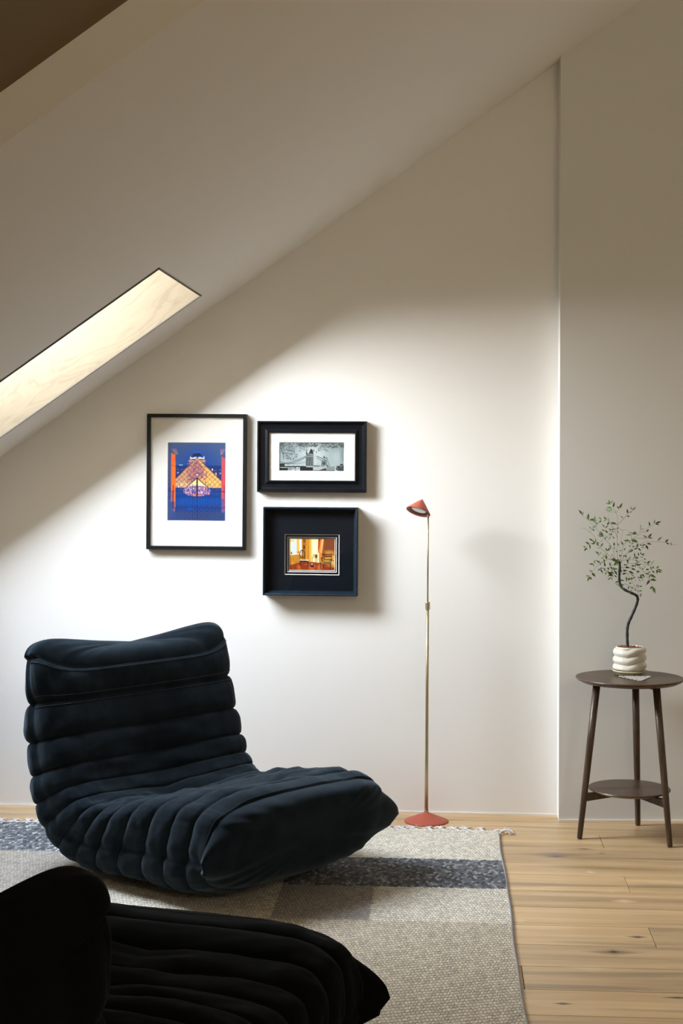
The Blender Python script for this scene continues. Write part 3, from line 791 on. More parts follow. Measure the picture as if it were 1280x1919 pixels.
    C.ell(655, 688, 14, 14, (210, 230, 240)); C.ell(540, 1310, 60, 14, (20, 90, 190), .7)
    C.rect(115, 95, 1190, 104, (60, 58, 70), .7)
    return C.a
def art_bridge():           # black and white view of a towered suspension bridge under branches
    C = Cv(184, 82, 1050/183, 462/81); C.X += 105; C.Y += 120; q = random.Random(4)
    t = np.clip((C.Y-120)/462, 0, 1)[..., None]; C.a = np.array([150, 165, 168])/255*(1-t)+np.array([188, 200, 200])/255*t
    C.ell(640, 300, 330, 230, (214, 222, 221), .9, .9); C.ell(1010, 350, 110, 130, (190, 200, 200), .7, .8); C.ell(1130, 330, 70, 260, (120, 136, 140), .6, .8); C.ell(120, 140, 110, 90, (60, 66, 66), .8, .8)
    dk = (52, 60, 62)
    br = [[(105, 195), (150, 240), (165, 300), (230, 305), (320, 315)], [(140, 235), (210, 190), (280, 150)], [(150, 250), (240, 250), (330, 270)], [(170, 300), (180, 370)], [(270, 122), (290, 180), (350, 150)],
          [(450, 122), (440, 170), (500, 190)], [(560, 122), (530, 150)], [(870, 122), (850, 175), (760, 190)], [(850, 150), (760, 150)], [(950, 122), (970, 180)], [(1050, 122), (1090, 200), (1150, 210)], [(650, 122), (700, 200)]]
    for b in br: C.pl(b, 7, dk, .8)
    C.speck(110, 122, 360, 300, 150, 9, [(70, 80, 82), (110, 120, 122), (160, 170, 170)], q, .6); C.speck(370, 122, 720, 200, 190, 9, [(60, 70, 72), (110, 120, 122)], q, .65); C.speck(430, 180, 560, 270, 60, 8, [(110, 122, 124)], q, .6)
    C.speck(720, 122, 880, 270, 110, 8, [(70, 80, 80), (130, 140, 142)], q, .65); C.speck(880, 122, 1150, 215, 130, 11, [(70, 80, 80), (110, 120, 120)], q, .6); C.speck(170, 300, 400, 400, 70, 8, [(80, 90, 90)], q, .6)
    # suspension chains and deck on the left
    C.pl([(105, 425), (200, 450), (300, 440), (420, 395), (535, 345)], 6, (62, 72, 74)); C.pl([(210, 462), (330, 455), (440, 410), (535, 358)], 5, (70, 80, 82))
    C.pl([(200, 470), (400, 462), (540, 430)], 4, (90, 100, 102), .7); C.rect(105, 455, 200, 500, (58, 66, 68)); C.rect(200, 470, 540, 492, (205, 212, 212)); C.rect(105, 494, 640, 508, (54, 60, 62))
    for x in range(210, 540, 16): C.rect(x, 470, x+4, 494, (110, 120, 122), .6)
    C.rect(105, 508, 460, 545, (176, 186, 188)); C.rect(105, 520, 250, 560, (50, 56, 58)); C.rect(105, 560, 440, 582, (190, 198, 200)); C.speck(250, 515, 450, 560, 40, 10, [(70, 78, 80), (200, 206, 206)], q)
    # near tower
    C.rect(533, 300, 700, 500, (150, 160, 160)); C.rect(533, 300, 655, 500, (112, 122, 124)); C.rect(655, 300, 705, 560, (196, 204, 204))
    C.poly([(580, 300), (600, 250), (620, 228), (640, 250), (655, 300)], (66, 66, 72)); C.poly([(533, 300), (543, 255), (555, 300)], dk); C.poly([(648, 270), (656, 228), (668, 275)], dk); C.poly([(688, 290), (697, 255), (706, 295)], dk)
    C.rect(533, 320, 660, 330, (190, 200, 200)); C.rect(533, 345, 655, 352, (190, 200, 200))
    for (x, y) in [(560, 400), (590, 395), (620, 385), (560, 430), (590, 425), (620, 415), (560, 462), (590, 458), (620, 452), (570, 320), (600, 316)]: C.rect(x-9, y-12, x+9, y+12, (54, 62, 66)); C.rect(x+4, y-10, x+12, y+10, (210, 220, 200), .8)
    C.rect(440, 510, 645, 580, (56, 58, 60)); C.rect(540, 492, 650, 512, (190, 196, 196))
    # upper walkways, far tower, far chain
    C.pl([(705, 345), (860, 405)], 9, (84, 94, 96)); C.pl([(705, 372), (790, 412)], 6, (100, 110, 112)); C.pl([(705, 330), (860, 392)], 4, (200, 210, 210))
    C.rect(780, 405, 868, 500, (130, 140, 142)); C.ell(818, 455, 22, 26, (78, 88, 90)); C.poly([(805, 365), (818, 335), (845, 372), (845, 382)], (60, 66, 70)); C.poly([(850, 375), (858, 345), (868, 380)], dk)
    C.pl([(868, 370), (878, 420), (912, 490)], 5, (76, 86, 88)); C.rect(655, 480, 780, 505, (110, 120, 120)); C.speck(655, 478, 900, 510, 50, 9, [(70, 80, 80), (190, 198, 198)], q)
    C.rect(645, 505, 860, 560, (186, 194, 194)); C.poly([(740, 556), (850, 520), (860, 556)], (74, 80, 82)); C.rect(645, 558, 990, 580, (50, 54, 56)); C.rect(860, 500, 990, 556, (140, 150, 150), .8)
    C.ell(1090, 530, 80, 45, (84, 94, 94)); C.rect(1072, 462, 1122, 476, (56, 62, 64)); C.rect(1070, 476, 1130, 492, (130, 138, 138)); C.speck(1020, 490, 1150, 560, 50, 10, [(60, 68, 70), (120, 128, 128)], q); C.rect(990, 565, 1155, 582, (176, 186, 188))
    return C.a
def art_room():             # sunlit room with two wooden chairs
    C = Cv(136, 96, 840/135, 585/95); C.X += 203; C.Y += 168; q = random.Random(5)
    C.rect(200, 160, 1050, 760, (205, 150, 50))
    C.rect(203, 168, 435, 470, (240, 225, 170)); C.rect(245, 205, 350, 460, (205, 215, 240)); C.rect(395, 168, 432, 440, (215, 222, 245)); C.rect(345, 168, 395, 440, (225, 180, 70)); C.rect(210, 205, 300, 230, (225, 180, 80))
    C.rect(300, 450, 450, 472, (245, 230, 190)); C.poly([(203, 480), (400, 455), (400, 600), (203, 662)], (190, 130, 45)); C.speck(210, 490, 395, 640, 22, 14, [(150, 95, 30), (215, 160, 60)], q, .6)
    C.ell(248, 438, 14, 24, (110, 105, 50)); C.ell(372, 430, 20, 18, (220, 120, 60)); C.ell(378, 412, 10, 10, (60, 130, 60))
    C.poly([(435, 168), (520, 168), (510, 380), (500, 560), (435, 560)], (170, 110, 35)); C.ell(480, 220, 26, 45, (95, 50, 25), .7, .5); C.ell(478, 330, 26, 55, (80, 40, 20), .8, .5)
    for x, c in ((520, (205, 140, 45)), (545, (190, 125, 40)), (570, (225, 160, 60)), (590, (240, 185, 80))): C.rect(x, 168, x+26, 590, c)
    C.rect(612, 175, 728, 600, (240, 222, 165)); C.ell(670, 350, 40, 170, (252, 244, 215), .8, .5)
    C.poly([(728, 168), (835, 168), (810, 400), (760, 600), (728, 600)], (225, 130, 60)); C.poly([(735, 168), (775, 168), (750, 350), (730, 400)], (160, 60, 25)); C.poly([(800, 168), (832, 168), (790, 430), (770, 420)], (248, 180, 120))
    C.poly([(835, 168), (1045, 168), (1045, 640), (960, 650), (790, 600), (810, 400)], (140, 76, 34)); C.rect(850, 168, 1045, 370, (122, 66, 36)); C.ell(930, 430, 130, 60, (205, 140, 60), .8, .6)
    C.rect(960, 470, 1045, 640, (215, 160, 70)); C.rect(960, 486, 1045, 494, (150, 90, 40)); C.rect(960, 560, 1045, 570, (150, 90, 40)); C.rect(820, 500, 960, 600, (225, 165, 70), .8)
    C.poly([(203, 662), (400, 600), (560, 590), (760, 605), (1045, 680), (1045, 760), (203, 760)], (140, 56, 26)); C.ell(620, 680, 90, 90, (215, 110, 50), .7, .7); C.ell(390, 690, 60, 80, (220, 110, 40), .6, .7); C.ell(760, 690, 60, 80, (235, 140, 70), .6, .7); C.rect(203, 730, 1045, 760, (110, 44, 40), .4)
    C.rect(725, 430, 750, 610, (245, 225, 170)); C.pl([(760, 640), (1045, 690)], 8, (225, 170, 100), .7)
    dk = (56, 34, 24)
    # oval-back chair
    for a in np.linspace(0, 2*math.pi, 22)[:-1]:
        b = a+2*math.pi/21; C.line(446+46*math.cos(a), 455+68*math.sin(a), 446+46*math.cos(b), 455+68*math.sin(b), 12, dk)
    C.pl([(446, 392), (446, 520)], 7, dk); C.ell(446, 455, 18, 34, dk); C.ell(446, 455, 9, 20, (225, 160, 70)); C.pl([(405, 500), (402, 560)], 10, dk); C.pl([(490, 500), (492, 550)], 9, dk)
    C.poly([(398, 555), (560, 548), (556, 582), (398, 575)], (215, 190, 170)); C.poly([(398, 572), (556, 575), (552, 600), (400, 595)], dk)
    C.pl([(404, 590), (402, 650), (415, 665)], 11, dk); C.pl([(548, 595), (550, 690)], 11, dk); C.pl([(425, 595), (430, 690), (445, 710)], 8, dk); C.pl([(480, 600), (482, 640)], 6, dk); C.pl([(480, 640), (545, 640)], 5, (190, 130, 100))
    # small table / kettle
    C.pl([(626, 500), (622, 610)], 5, (90, 60, 30)); C.pl([(712, 500), (710, 610)], 5, (90, 60, 30)); C.rect(636, 462, 676, 520, (240, 190, 110)); C.rect(680, 460, 716, 525, (84, 60, 40)); C.pl([(640, 468), (716, 462)], 5, (120, 80, 40)); C.pl([(684, 520), (684, 600)], 4, (90, 60, 30))
    C.ell(618, 655, 30, 36, (54, 30, 34)); C.ell(622, 636, 15, 16, (205, 160, 150)); C.ell(645, 672, 9, 26, dk)
    # ladder-back armchair
    C.pl([(845, 430), (840, 590), (832, 690)], 9, dk); C.pl([(968, 440), (975, 540), (962, 590), (948, 740)], 11, dk)
    for y in (450, 490, 540): C.pl([(845, y), (880, y+12), (915, y+4), (968, y+10)], 11, dk)
    C.pl([(785, 520), (845, 515)], 12, dk); C.pl([(785, 520), (795, 575)], 8, dk); C.pl([(940, 560), (982, 545)], 12, dk)
    C.poly([(770, 585), (965, 570), (958, 602), (785, 604)], (128, 124, 84)); C.pl([(775, 600), (772, 715)], 11, dk); C.pl([(775, 650), (945, 660)], 5, dk); C.pl([(870, 605), (868, 650)], 5, dk)
    C.poly([(800, 470), (820, 430), (832, 475)], (30, 22, 30))
    return C.a

def picture(name, label, px0, py0, px1, py1, depth, tilt=0.0):
    a = on_y(px0, py0, -depth); b = on_y(px1, py1, -depth)
    root = empty(name, ((a.x+b.x)/2, 0, (a.z+b.z)/2)); root.rotation_euler = (0, tilt, 0); tag(root, label, 'picture', 'framed pictures on the back wall')
    return root, abs(b.x-a.x), abs(a.z-b.z)
GAP = .001
# 1 tall picture
d = .030
r1, w1, h1 = picture('picture_frame', 'tall thin black framed print of a lit glass pyramid at night, left of the others', 275, 775.5, 460.5, 1031, d, .004)
moulding([(0, -GAP), (0, -d), (.0125, -d), (.0140, -d+.012), (.0140, -GAP)], w1, h1, M_fr1, r1)
iw, ih = w1/2-.013, h1/2-.013; s1 = w1/185.5
pw, ph = 109*s1/2, 146*s1/2; zo = -.000
mat_board(-iw, iw, -ih, ih, -pw, pw, -ph+zo, ph+zo, -d+.012, M_mat, r1)
print_mesh(art_pyramid()*.90, -pw-.002, pw+.002, -ph-.002+zo, ph+.002+zo, -d+.015, r1)
mesh('backing_board', [(-iw, -.003, -ih), (iw, -.003, -ih), (iw, -.003, ih), (-iw, -.003, ih)], [(0, 1, 2, 3)], M_fr1, r1)
mesh('glass', [(-iw, -d+.008, -ih), (iw, -d+.008, -ih), (iw, -d+.008, ih), (-iw, -d+.008, ih)], [(0, 1, 2, 3)], M_glass, r1)
# 2 wide scooped frame
d = .034
r2, w2, h2 = picture('picture_frame', 'wide frame with heavy black moulding around a monochrome bridge view, upper right', 482, 789, 686.5, 923, d, .002)
moulding([(0, -GAP), (0, -d+.002), (.002, -d), (.007, -d+.001), (.011, -d+.009), (.018, -d+.011), (.030, -d+.012), (.037, -d+.008), (.041, -d+.005), (.044, -d+.006), (.0455, -d+.014), (.0455, -GAP)], w2, h2, M_fr2, r2)
iw, ih = w2/2-.043, h2/2-.043
pw, ph = .1265, .0565
mat_board(-iw, iw, -ih, ih, -pw, pw-.001, -ph, ph-.001, -d+.014, M_mat, r2)
print_mesh(np.clip(art_bridge(), 0, 1)**1.25*.93, -pw-.002, pw+.002, -ph-.002, ph+.002, -d+.017, r2)
mesh('glass', [(-iw, -d+.011, -ih), (iw, -d+.011, -ih), (iw, -d+.011, ih), (-iw, -d+.011, ih)], [(0, 1, 2, 3)], M_glass, r2)
# 3 deep box frame
d = .062
r3, w3, h3 = picture('picture_frame', 'squarish deep black box frame with black mat and small golden room picture, below the bridge', 493, 950.5, 669.5, 1117.5, d, .003)
moulding([(0, -GAP), (0, -d), (.0035, -d-.0005), (.0075, -d+.002), (.017, -d+.032), (.017, -GAP)], w3, h3, M_fr3, r3)
iw, ih = w3/2-.016, h3/2-.016
s3 = w3/176.5; y0 = -d+.032
cx = 0.0045; cz = -.0135
def rr_(a, b): return (cx-a, cx+a, cz-b, cz+b)
o1 = (102.5*s3/2, 76*s3/2); o2 = (92.5*s3/2, 66*s3/2); o3 = (86.5*s3/2, 60.5*s3/2)
mat_board(-iw, iw, -ih, ih, *rr_(*o1), y0, M_mat_black, r3, .003, .0022)
x0, x1, z0, z1 = rr_(o1[0]+.002, o1[1]+.002); mat_board(x0, x1, z0, z1, *rr_(*o2), y0+.003, M_mat_black, r3, .003, .0022)
x0, x1, z0, z1 = rr_(o2[0]+.002, o2[1]+.002); mat_board(x0, x1, z0, z1, *rr_(*o3), y0+.006, M_mat_black, r3, .003, .0016)
x0, x1, z0, z1 = rr_(o3[0]+.001, o3[1]+.001); print_mesh(art_room(), x0, x1, z0, z1, y0+.0092, r3)
mesh('glass', [(-iw, y0-.004, -ih), (iw, y0-.004, -ih), (iw, y0-.004, ih), (-iw, y0-.004, ih)], [(0, 1, 2, 3)], M_glass, r3)

# ------------------------------------------------------------------ floor lamp
M_red = N('terracotta_enamel', (.42, .082, .045, 1), .5)
hh = M_red.noise(M_red.coord('Object'), 300, 2); M_red.bump(hh, .08, .001); M_red = M_red.m
M_red_in = N('dark_terracotta_enamel', (.16, .045, .035, 1), .5).m
M_brass = N('brushed_brass', (.50, .42, .26, 1), .38, Metallic=.9).m
M_lens = N('frosted_lens', (.72, .74, .75, 1), .12).m
M_lens.node_tree.nodes['Principled BSDF'].inputs['Coat Weight'].default_value = .8
lb = on_z(798.8, 1539.5, 0); lamp = empty('floor_lamp', (lb.x, lb.y, 0)); tag(lamp, 'slim brass floor lamp with terracotta cone shade and cone base against the wall', 'lamp')
V, Fc = lathe([(.0, 0), (.081, 0), (.0835, .002), (.082, .0045), (.072, .0085), (.04, .0215), (.014, .0325), (.008, .036), (0, .037)], 72); mesh('base', V, Fc, M_red, lamp, smooth=True)
zt = lambda y: 1.38-(y-850+ROLL*-160)/FPX*5.85
lean = .0035
V, Fc = tube([(z*lean, 0, z) for z in (.033, .2, .5, .802)], [.0068, .0062, .0058, .0056], 16); mesh('lower_pole', V, Fc, M_brass, lamp, smooth=True)
V, Fc = lathe([(.0, .796), (.0085, .796), (.0092, .798), (.0092, .822), (.0085, .824), (.0, .824)], 24, (.8*lean, 0, 0)); mesh('collar', V, Fc, M_brass, lamp, smooth=False)
V, Fc = lathe([(.0, .034), (.0085, .034), (.0085, .042), (.0, .043)], 20); mesh('collar', V, Fc, M_brass, lamp)
V, Fc = tube([(z*lean, 0, z) for z in (.82, 1.0, 1.142)], .0031, 12); mesh('upper_pole', V, Fc, M_brass, lamp, smooth=True)
# head
hc = on_y(783.7, 959.5, lb.y-.006) - Vector((lb.x, lb.y, 0))
nd = (R0*.31 + U0*.90 + F0*.34).normalized()
rot = nd.to_track_quat('Z', 'Y').to_matrix().to_4x4(); rot.translation = hc
def head(name, prof, mat, sm=True):
    V, Fc = lathe(prof, 64, caps=False); o = mesh(name, [rot @ Vector(v) for v in V], Fc, mat, lamp, smooth=sm); return o
head('lamp_shade', [(.0400, .004), (.0462, 0), (.0470, .0015), (.0462, .0035), (.024, .029), (.004, .0505), (.0015, .0525), (0, .053)], M_red)
head('inner_shade', [(.0402, .0042), (.037, .0055), (.031, .0085), (.0305, .011)], M_red_in)
head('lens', [(.0, .0045), (.018, .0055), (.026, .0062), (.0290, .0078), (.0305, .0098), (.0305, .012), (0, .012)], M_lens)
jp = Vector((1.142*lean, 0, 1.142)); V, Fc = tube([jp, jp+Vector((0, 0, .008))], .0048, 12); mesh('joint', V, Fc, M_brass, lamp, smooth=True)

# ------------------------------------------------------------------ side table
def walnut(name, a, b, c_, rough=.38, axis=(2, 22, 2)):
    M = N(name, rough=rough); n = M.noise(M.coord('Object', axis), 3, 6, .6, .7); M.col(M.ramp(n, [(.3, a), (.5, b), (.72, c_)]))
    M.bump(n, .15, .002); M.set('Coat Weight', .15); M.set('Coat Roughness', .3); return M.m
M_wal = walnut('dark_walnut', (.035, .018, .009, 1), (.060, .032, .016, 1), (.095, .054, .027, 1))
M_leg = walnut('dark_walnut_leg', (.030, .016, .008, 1), (.055, .030, .014, 1), (.10, .058, .027, 1), .4, (22, 22, 1.5))
tc_ = cw(1.042, 5.622); tab = empty('side_table', (tc_.x, tc_.y, 0)); tag(tab, 'round dark walnut side table with three splayed legs and a lower shelf', 'table')
TT = .577
def disc(name, r_, z, th_, mat):
    V, Fc = lathe([(0, z-th_), (r_-.022, z-th_), (r_-.006, z-th_*.55), (r_-.0005, z-.0045), (r_, z-.003), (r_-.0015, z-.0006), (r_-.003, z), (0, z)], 96)
    return mesh(name, V, Fc, mat, tab)
disc('table_top', .1935, TT, .018, M_wal); disc('shelf', .147, .178, .014, M_wal)
feet = [cw(.86, 5.59), cw(1.108, 5.80), cw(1.159, 5.475)]
for f_ in feet:
    d_ = (f_-tc_); d_.z = 0; u_ = d_.normalized(); a_ = u_*.187; b_ = u_*.123
    top = Vector((b_.x, b_.y, TT-.016)); bot = Vector((a_.x, a_.y, 0.0015))
    pts = [bot.lerp(top, t) for t in (0, .01, .3, .6, 1)]
    V, Fc = tube(pts, [.0085, .0097, .0115, .0128, .0135], 20); mesh('leg', V, Fc, M_leg, tab, smooth=True)
    s_ = Vector((-u_.y, u_.x, 0))*.009
    def bar(z0, z1, zin, r_in, r_out, name):
        p = [u_*r_in, u_*r_out]
        vs = []
        for q_, zb in ((p[0], zin), (p[1], z0)):
            for sg_ in (-1, 1):
                for z_ in (zb, z1): vs.append((q_.x+s_.x*sg_, q_.y+s_.y*sg_, z_))
        mesh(name, vs, [(0, 1, 3, 2), (4, 6, 7, 5), (0, 2, 6, 4), (1, 5, 7, 3), (0, 4, 5, 1), (2, 3, 7, 6)], M_leg, tab)
    bar(.136, .1642, .156, -.004, .166, 'shelf_bearer'); bar(.545, .5592, .553, -.004, .122, 'top_bearer')

# ------------------------------------------------------------------ trivet of small tiles on the table
tv = on_z(1199.5, 1277, TT); trv = empty('coaster', (tv.x, tv.y, TT), YAW); tag(trv, 'triangular coaster of small pearly square tiles lying in front of the pot', 'coaster')
M_pearl = N('pearly_shell', (.72, .69, .64, 1), .15); hh = M_pearl.noise(M_pearl.coord('Object'), 60, 3); M_pearl.col(M_pearl.ramp(hh, [(.3, (.5, .47, .42, 1)), (.7, (.86, .84, .80, 1))])); M_pearl = M_pearl.m
V0 = None; tl = None; prs = []
for r_ in range(6):
    for c_ in range(r_+1):
        x = (c_-r_/2)*.0195; y = .008+r_*.0185
        if tl is None: tl = box('tile', -.008, .008, -.0075, .0075, .0012, .0045, M_pearl, trv, .0008, 1); o = tl
        else: o = tl.copy(); COL.objects.link(o); o.parent = trv
        o.location = (x, y, 0); o.rotation_euler.z = random.uniform(-.06, .06)
        prs.append((x, y))
M_cord = N('brown_cord', (.07, .045, .025, 1), .8).m
lk = []
for (x, y) in prs:
    for (x2, y2) in prs:
        dd = math.hypot(x-x2, y-y2)
        if 0 < dd < .0225 and (x, y) < (x2, y2): lk.append(tube([(x, y, .0024), (x2, y2, .0024)], .0011, 5))
V, Fc = join(lk); mesh('cord', V, Fc, M_cord, trv)

# ------------------------------------------------------------------ potted plant
pc = cw(1.0535, 5.685); PZ = TT
pot = empty('potted_plant', (pc.x, pc.y, PZ)); tag(pot, 'small leafy tree with bent dark trunk in cream coiled pot on the side table', 'plant')
Mc = N('cream_glazed_ceramic', (.70, .665, .575, 1), .28); Mc.set('Coat Weight', .3); Mc = Mc.m
vs, fs = [], []; nA, nZ = 96, 60; H_ = .083; z0 = .017
for j in range(nZ+1):
    v = j/nZ
    for i in range(nA):
        a = 2*math.pi*i/nA
        # coil: three turns, the seam stepping down at the front right
        am = ((a-math.radians(-62)) % (2*math.pi))/(2*math.pi)
        ph_ = .55*(am**1.0) if am < .88 else .55*(1-am)/.12*.88
        s_ = 3*v + ph_ - .25
        b_ = abs(math.sin(math.pi*s_))
        edge = min(1, v/.06)*min(1, (1-v)/.05+.25)
        r_ = .0505 + .0115*(b_**.55)*edge - .002*v
        if v < .02: r_ = min(r_, .052)
        vs.append((r_*math.cos(a), r_*math.sin(a), z0+H_*v))
for j in range(nZ):
    for i in range(nA): k = (i+1) % nA; fs.append((j*nA+i, j*nA+k, (j+1)*nA+k, (j+1)*nA+i))
b = len(vs)
for r_, z in ((.0495, H_+z0+.002), (.0475, H_+z0+.0025), (.0458, H_+z0+.001), (.0455, H_+z0-.02)):
    for i in range(nA): a = 2*math.pi*i/nA; vs.append((r_*math.cos(a), r_*math.sin(a), z))
rings = [nZ*nA, b, b+nA, b+2*nA, b+3*nA]
for a0, a1 in zip(rings[:-1], rings[1:]):
    for i in range(nA): k = (i+1) % nA; fs.append((a0+i, a0+k, a1+k, a1+i))
fs.append(tuple(range(nA-1, -1, -1)))
mesh('pot', vs, fs, Mc, pot, smooth=True)
V, Fc = lathe([(0, 0), (.044, 0), (.049, .004), (.051, .009), (.058, .0105), (.0625, .015), (.0628, .0175), (.0605, .018), (.0575, .0152), (0, .015)], 72); 
Mc2 = N('pale_yellow_glaze', (.62, .57, .38, 1), .3).m
mesh('saucer', V, Fc, Mc2, pot, smooth=True)
Ms = N('orange_brown_grit', rough=.9); hh = Ms.noise(Ms.coord('Object'), 220, 3); Ms.col(Ms.ramp(hh, [(.3, (.06, .025, .01, 1)), (.5, (.24, .09, .025, 1)), (.7, (.42, .19, .06, 1))])); Ms.bump(hh, .8, .004)
V, Fc = lathe([(.0455, H_+z0-.001), (.03, H_+z0+.001), (.015, H_+z0+.002), (0, H_+z0+.002)], 40); mesh('soil', V, Fc, Ms.m, pot)
gr = []
q = random.Random(2)
for _ in range(150):
    a, rr2 = q.uniform(0, 6.283), .042*math.sqrt(q.random()); sz = q.uniform(.0012, .0026)
    vv_, ff_ = lathe([(0, -1), (.9, -.3), (.8, .5), (0, .9)], 5)
    gr.append(([(v[0]*sz+rr2*math.cos(a), v[1]*sz+rr2*math.sin(a), v[2]*sz+H_+z0+.0012) for v in vv_], ff_))
V, Fc = join(gr); o = mesh('gravel', V, Fc, Ms.m, pot); o['kind'] = 'stuff'
# trunk from photographed bends, in the plane of the pot with a little depth
YP = pc.y
def plant_pt(px, py, dy=0.0):
    p = on_y(px, py, YP+dy); return Vector((p.x-pc.x, p.y-pc.y, p.z-PZ))
ZC = [(510, 1222), (492, 1150), (485, 1050), (484, 900), (492, 800), (512, 715), (550, 630), (600, 520), (652, 400), (688, 290), (692, 215), (660, 165), (570, 120), (460, 70), (380, 10)]
tp = [(1130+x/10.66, 1100+y/10.66) for x, y in ZC] + [(1161.5, 1092), (1160.5, 1078), (1161.5, 1060), (1160, 1052)]
dys = [0]*5 + [0, .004, .01, .012, .008, 0, -.006, -.008, -.004, 0, 0, 0, 0, 0]
pts = smooth_path([plant_pt(x, y, dy) for (x, y), dy in zip(tp, dys)], 6)
n_ = len(pts); rad = [.0056-.0012*(i/n_) + .0004*math.sin(i*.9) for i in range(n_)]
Mb = N('dark_bark', (.018, .018, .022, 1), .7); hh = Mb.noise(Mb.coord('Object', (1, 1, .4)), 250, 4); Mb.col(Mb.ramp(hh, [(.35, (.010, .010, .012, 1)), (.7, (.045, .045, .052, 1))])); Mb.bump(hh, .5, .002)
V, Fc = tube(pts, rad, 12); mesh('trunk', V, Fc, Mb.m, pot, smooth=True)
A = lambda x, y: (1080+x/12.8, 930+y/12.8); B = lambda x, y: (1170+x/11.636, 930+y/11.636)
Cc = lambda x, y: (1080+x/12.8, 1020+y/12.8); D = lambda x, y: (1170+x/12.8, 1020+y/12.8)
BR = [([Cc(1030, 480), Cc(985, 300), A(985, 1000), A(985, 700), A(990, 500), A(955, 395), A(1025, 300)], 0.01, .02), ([A(955, 395), A(920, 330), A(880, 290)], .02, .02), ([A(955, 395), A(900, 380), A(855, 370)], .02, .0),
      ([A(985, 695), A(1150, 520), A(1240, 410), B(100, 360), B(175, 315)], .015, .03), ([A(985, 690), A(900, 660), A(820, 645), A(735, 570)], .015, .03), ([A(985, 1000), A(920, 820), A(825, 670), A(800, 640)], -.01, -.03),
      ([Cc(1020, 450), Cc(960, 420), Cc(850, 60), A(690, 1040), A(645, 960), A(460, 760), A(290, 580), A(155, 480), A(135, 430)], -.005, -.05), ([A(645, 960), A(700, 950), A(850, 950)], -.03, -.03), ([A(645, 1010), A(570, 1110), A(480, 1130)], -.03, -.05), ([A(460, 760), A(480, 700), A(460, 650)], -.04, -.05),
      ([Cc(1010, 460), Cc(930, 400), Cc(760, 240), Cc(590, 80), A(440, 970), A(320, 860), A(230, 790), A(150, 765), A(90, 768)], .0, .05), ([A(320, 860), A(375, 790)], .04, .03), ([Cc(590, 80), A(590, 1210)], .03, .03), ([A(440, 1140), A(315, 1140), A(240, 1230)], .03, .05),
      ([Cc(1000, 440), Cc(870, 350), Cc(700, 390), Cc(600, 450), Cc(500, 520), Cc(400, 640), Cc(315, 770)], .0, -.06), ([Cc(700, 390), Cc(575, 440), Cc(430, 470)], -.02, -.05), ([Cc(770, 660), Cc(650, 590), Cc(575, 585)], -.03, -.05),
      ([Cc(1040, 440), A(1040, 1190), A(1080, 1020), A(1130, 820), A(1280, 835)], .0, .03), ([A(1130, 820), A(1000, 770), A(960, 800)], .03, .04),
      ([Cc(1050, 430), A(1150, 1160), A(1280, 1060), B(155, 945), B(400, 780), B(550, 660), B(655, 600)], .0, -.03), ([B(400, 780), B(480, 780)], -.02, -.02), ([B(155, 945), B(150, 850), B(175, 810)], -.01, .01), ([B(330, 800), B(380, 715)], -.02, -.02),
      ([B(155, 945), B(270, 920), B(430, 920), B(505, 965)], .0, .02), ([B(430, 920), B(510, 905)], .02, .02), ([Cc(1060, 430), Cc(1180, 250), D(150, 110), B(380, 1040), B(460, 1000), B(720, 990), B(890, 1005), B(1030, 1040), B(1100, 1060), B(1138, 1045)], .0, .04),
      ([Cc(1060, 450), D(0, 378), D(230, 378), D(430, 480), D(605, 505), D(640, 560), D(770, 590)], .0, -.05), ([D(60, 470), D(250, 470), D(430, 640), D(520, 760), D(610, 855), D(680, 1010)], -.01, -.06), ([Cc(1045, 620), D(60, 700), D(170, 860), D(260, 1040), D(350, 1200)], .0, .05),
      ([D(260, 1040), D(345, 1040)], .03, .03), ([D(300, 1110), D(350, 1135)], .04, .04), ([Cc(1020, 500), Cc(820, 520), Cc(760, 660), Cc(830, 780)], .0, .04), ([Cc(1040, 880), Cc(1100, 960), D(60, 960), D(180, 1060), D(290, 1110)], .0, -.03), ([Cc(1050, 560), D(100, 560), D(290, 640), D(400, 720)], .0, .05),
      ([Cc(1030, 640), Cc(930, 640), Cc(850, 640)], 0, -.04), ([D(100, 560), D(250, 520), D(330, 430), D(300, 330), D(240, 250)], .0, -.02), ([Cc(1020, 460), Cc(900, 330), Cc(860, 250)], 0, .03), ([Cc(930, 400), Cc(800, 360), Cc(700, 290), Cc(620, 320)], 0, .02), ([D(330, 430), D(420, 380), D(500, 440)], -.02, -.03), ([D(400, 720), D(345, 830)], .04, .04), ([D(430, 640), D(600, 710)], -.03, -.04), ([Cc(760, 240), Cc(560, 240)], .01, .03), ([D(60, 700), D(160, 720), D(260, 810)], 0, .03)]
Mst = N('green_brown_twig', (.16, .15, .09, 1), .6).m; Mst2 = N('olive_twig', (.38, .34, .14, 1), .6).m
samples_ = []
for bi, (pl_, d0, d1) in enumerate(BR):
    P3 = []
    for i, (x, y) in enumerate(pl_): P3.append(plant_pt(x, y, d0+(d1-d0)*i/(len(pl_)-1)))
    sp_ = smooth_path(P3, 5); n_ = len(sp_)
    V, Fc = tube(sp_, [.00072-.00042*(i/n_) for i in range(n_)], 5); mesh('branch', V, Fc, Mst2 if bi in (17, 23) else Mst, pot, smooth=True)
    for i, (x, y) in enumerate(pl_):
        if i == 0: continue
        x0_, y0_ = pl_[i-1]
        for t in np.linspace(0, 1, 6): samples_.append((x0_+(x-x0_)*t, y0_+(y-y0_)*t, d0+(d1-d0)*(i-1+t)/(len(pl_)-1)))
samples_ = np.array(samples_)
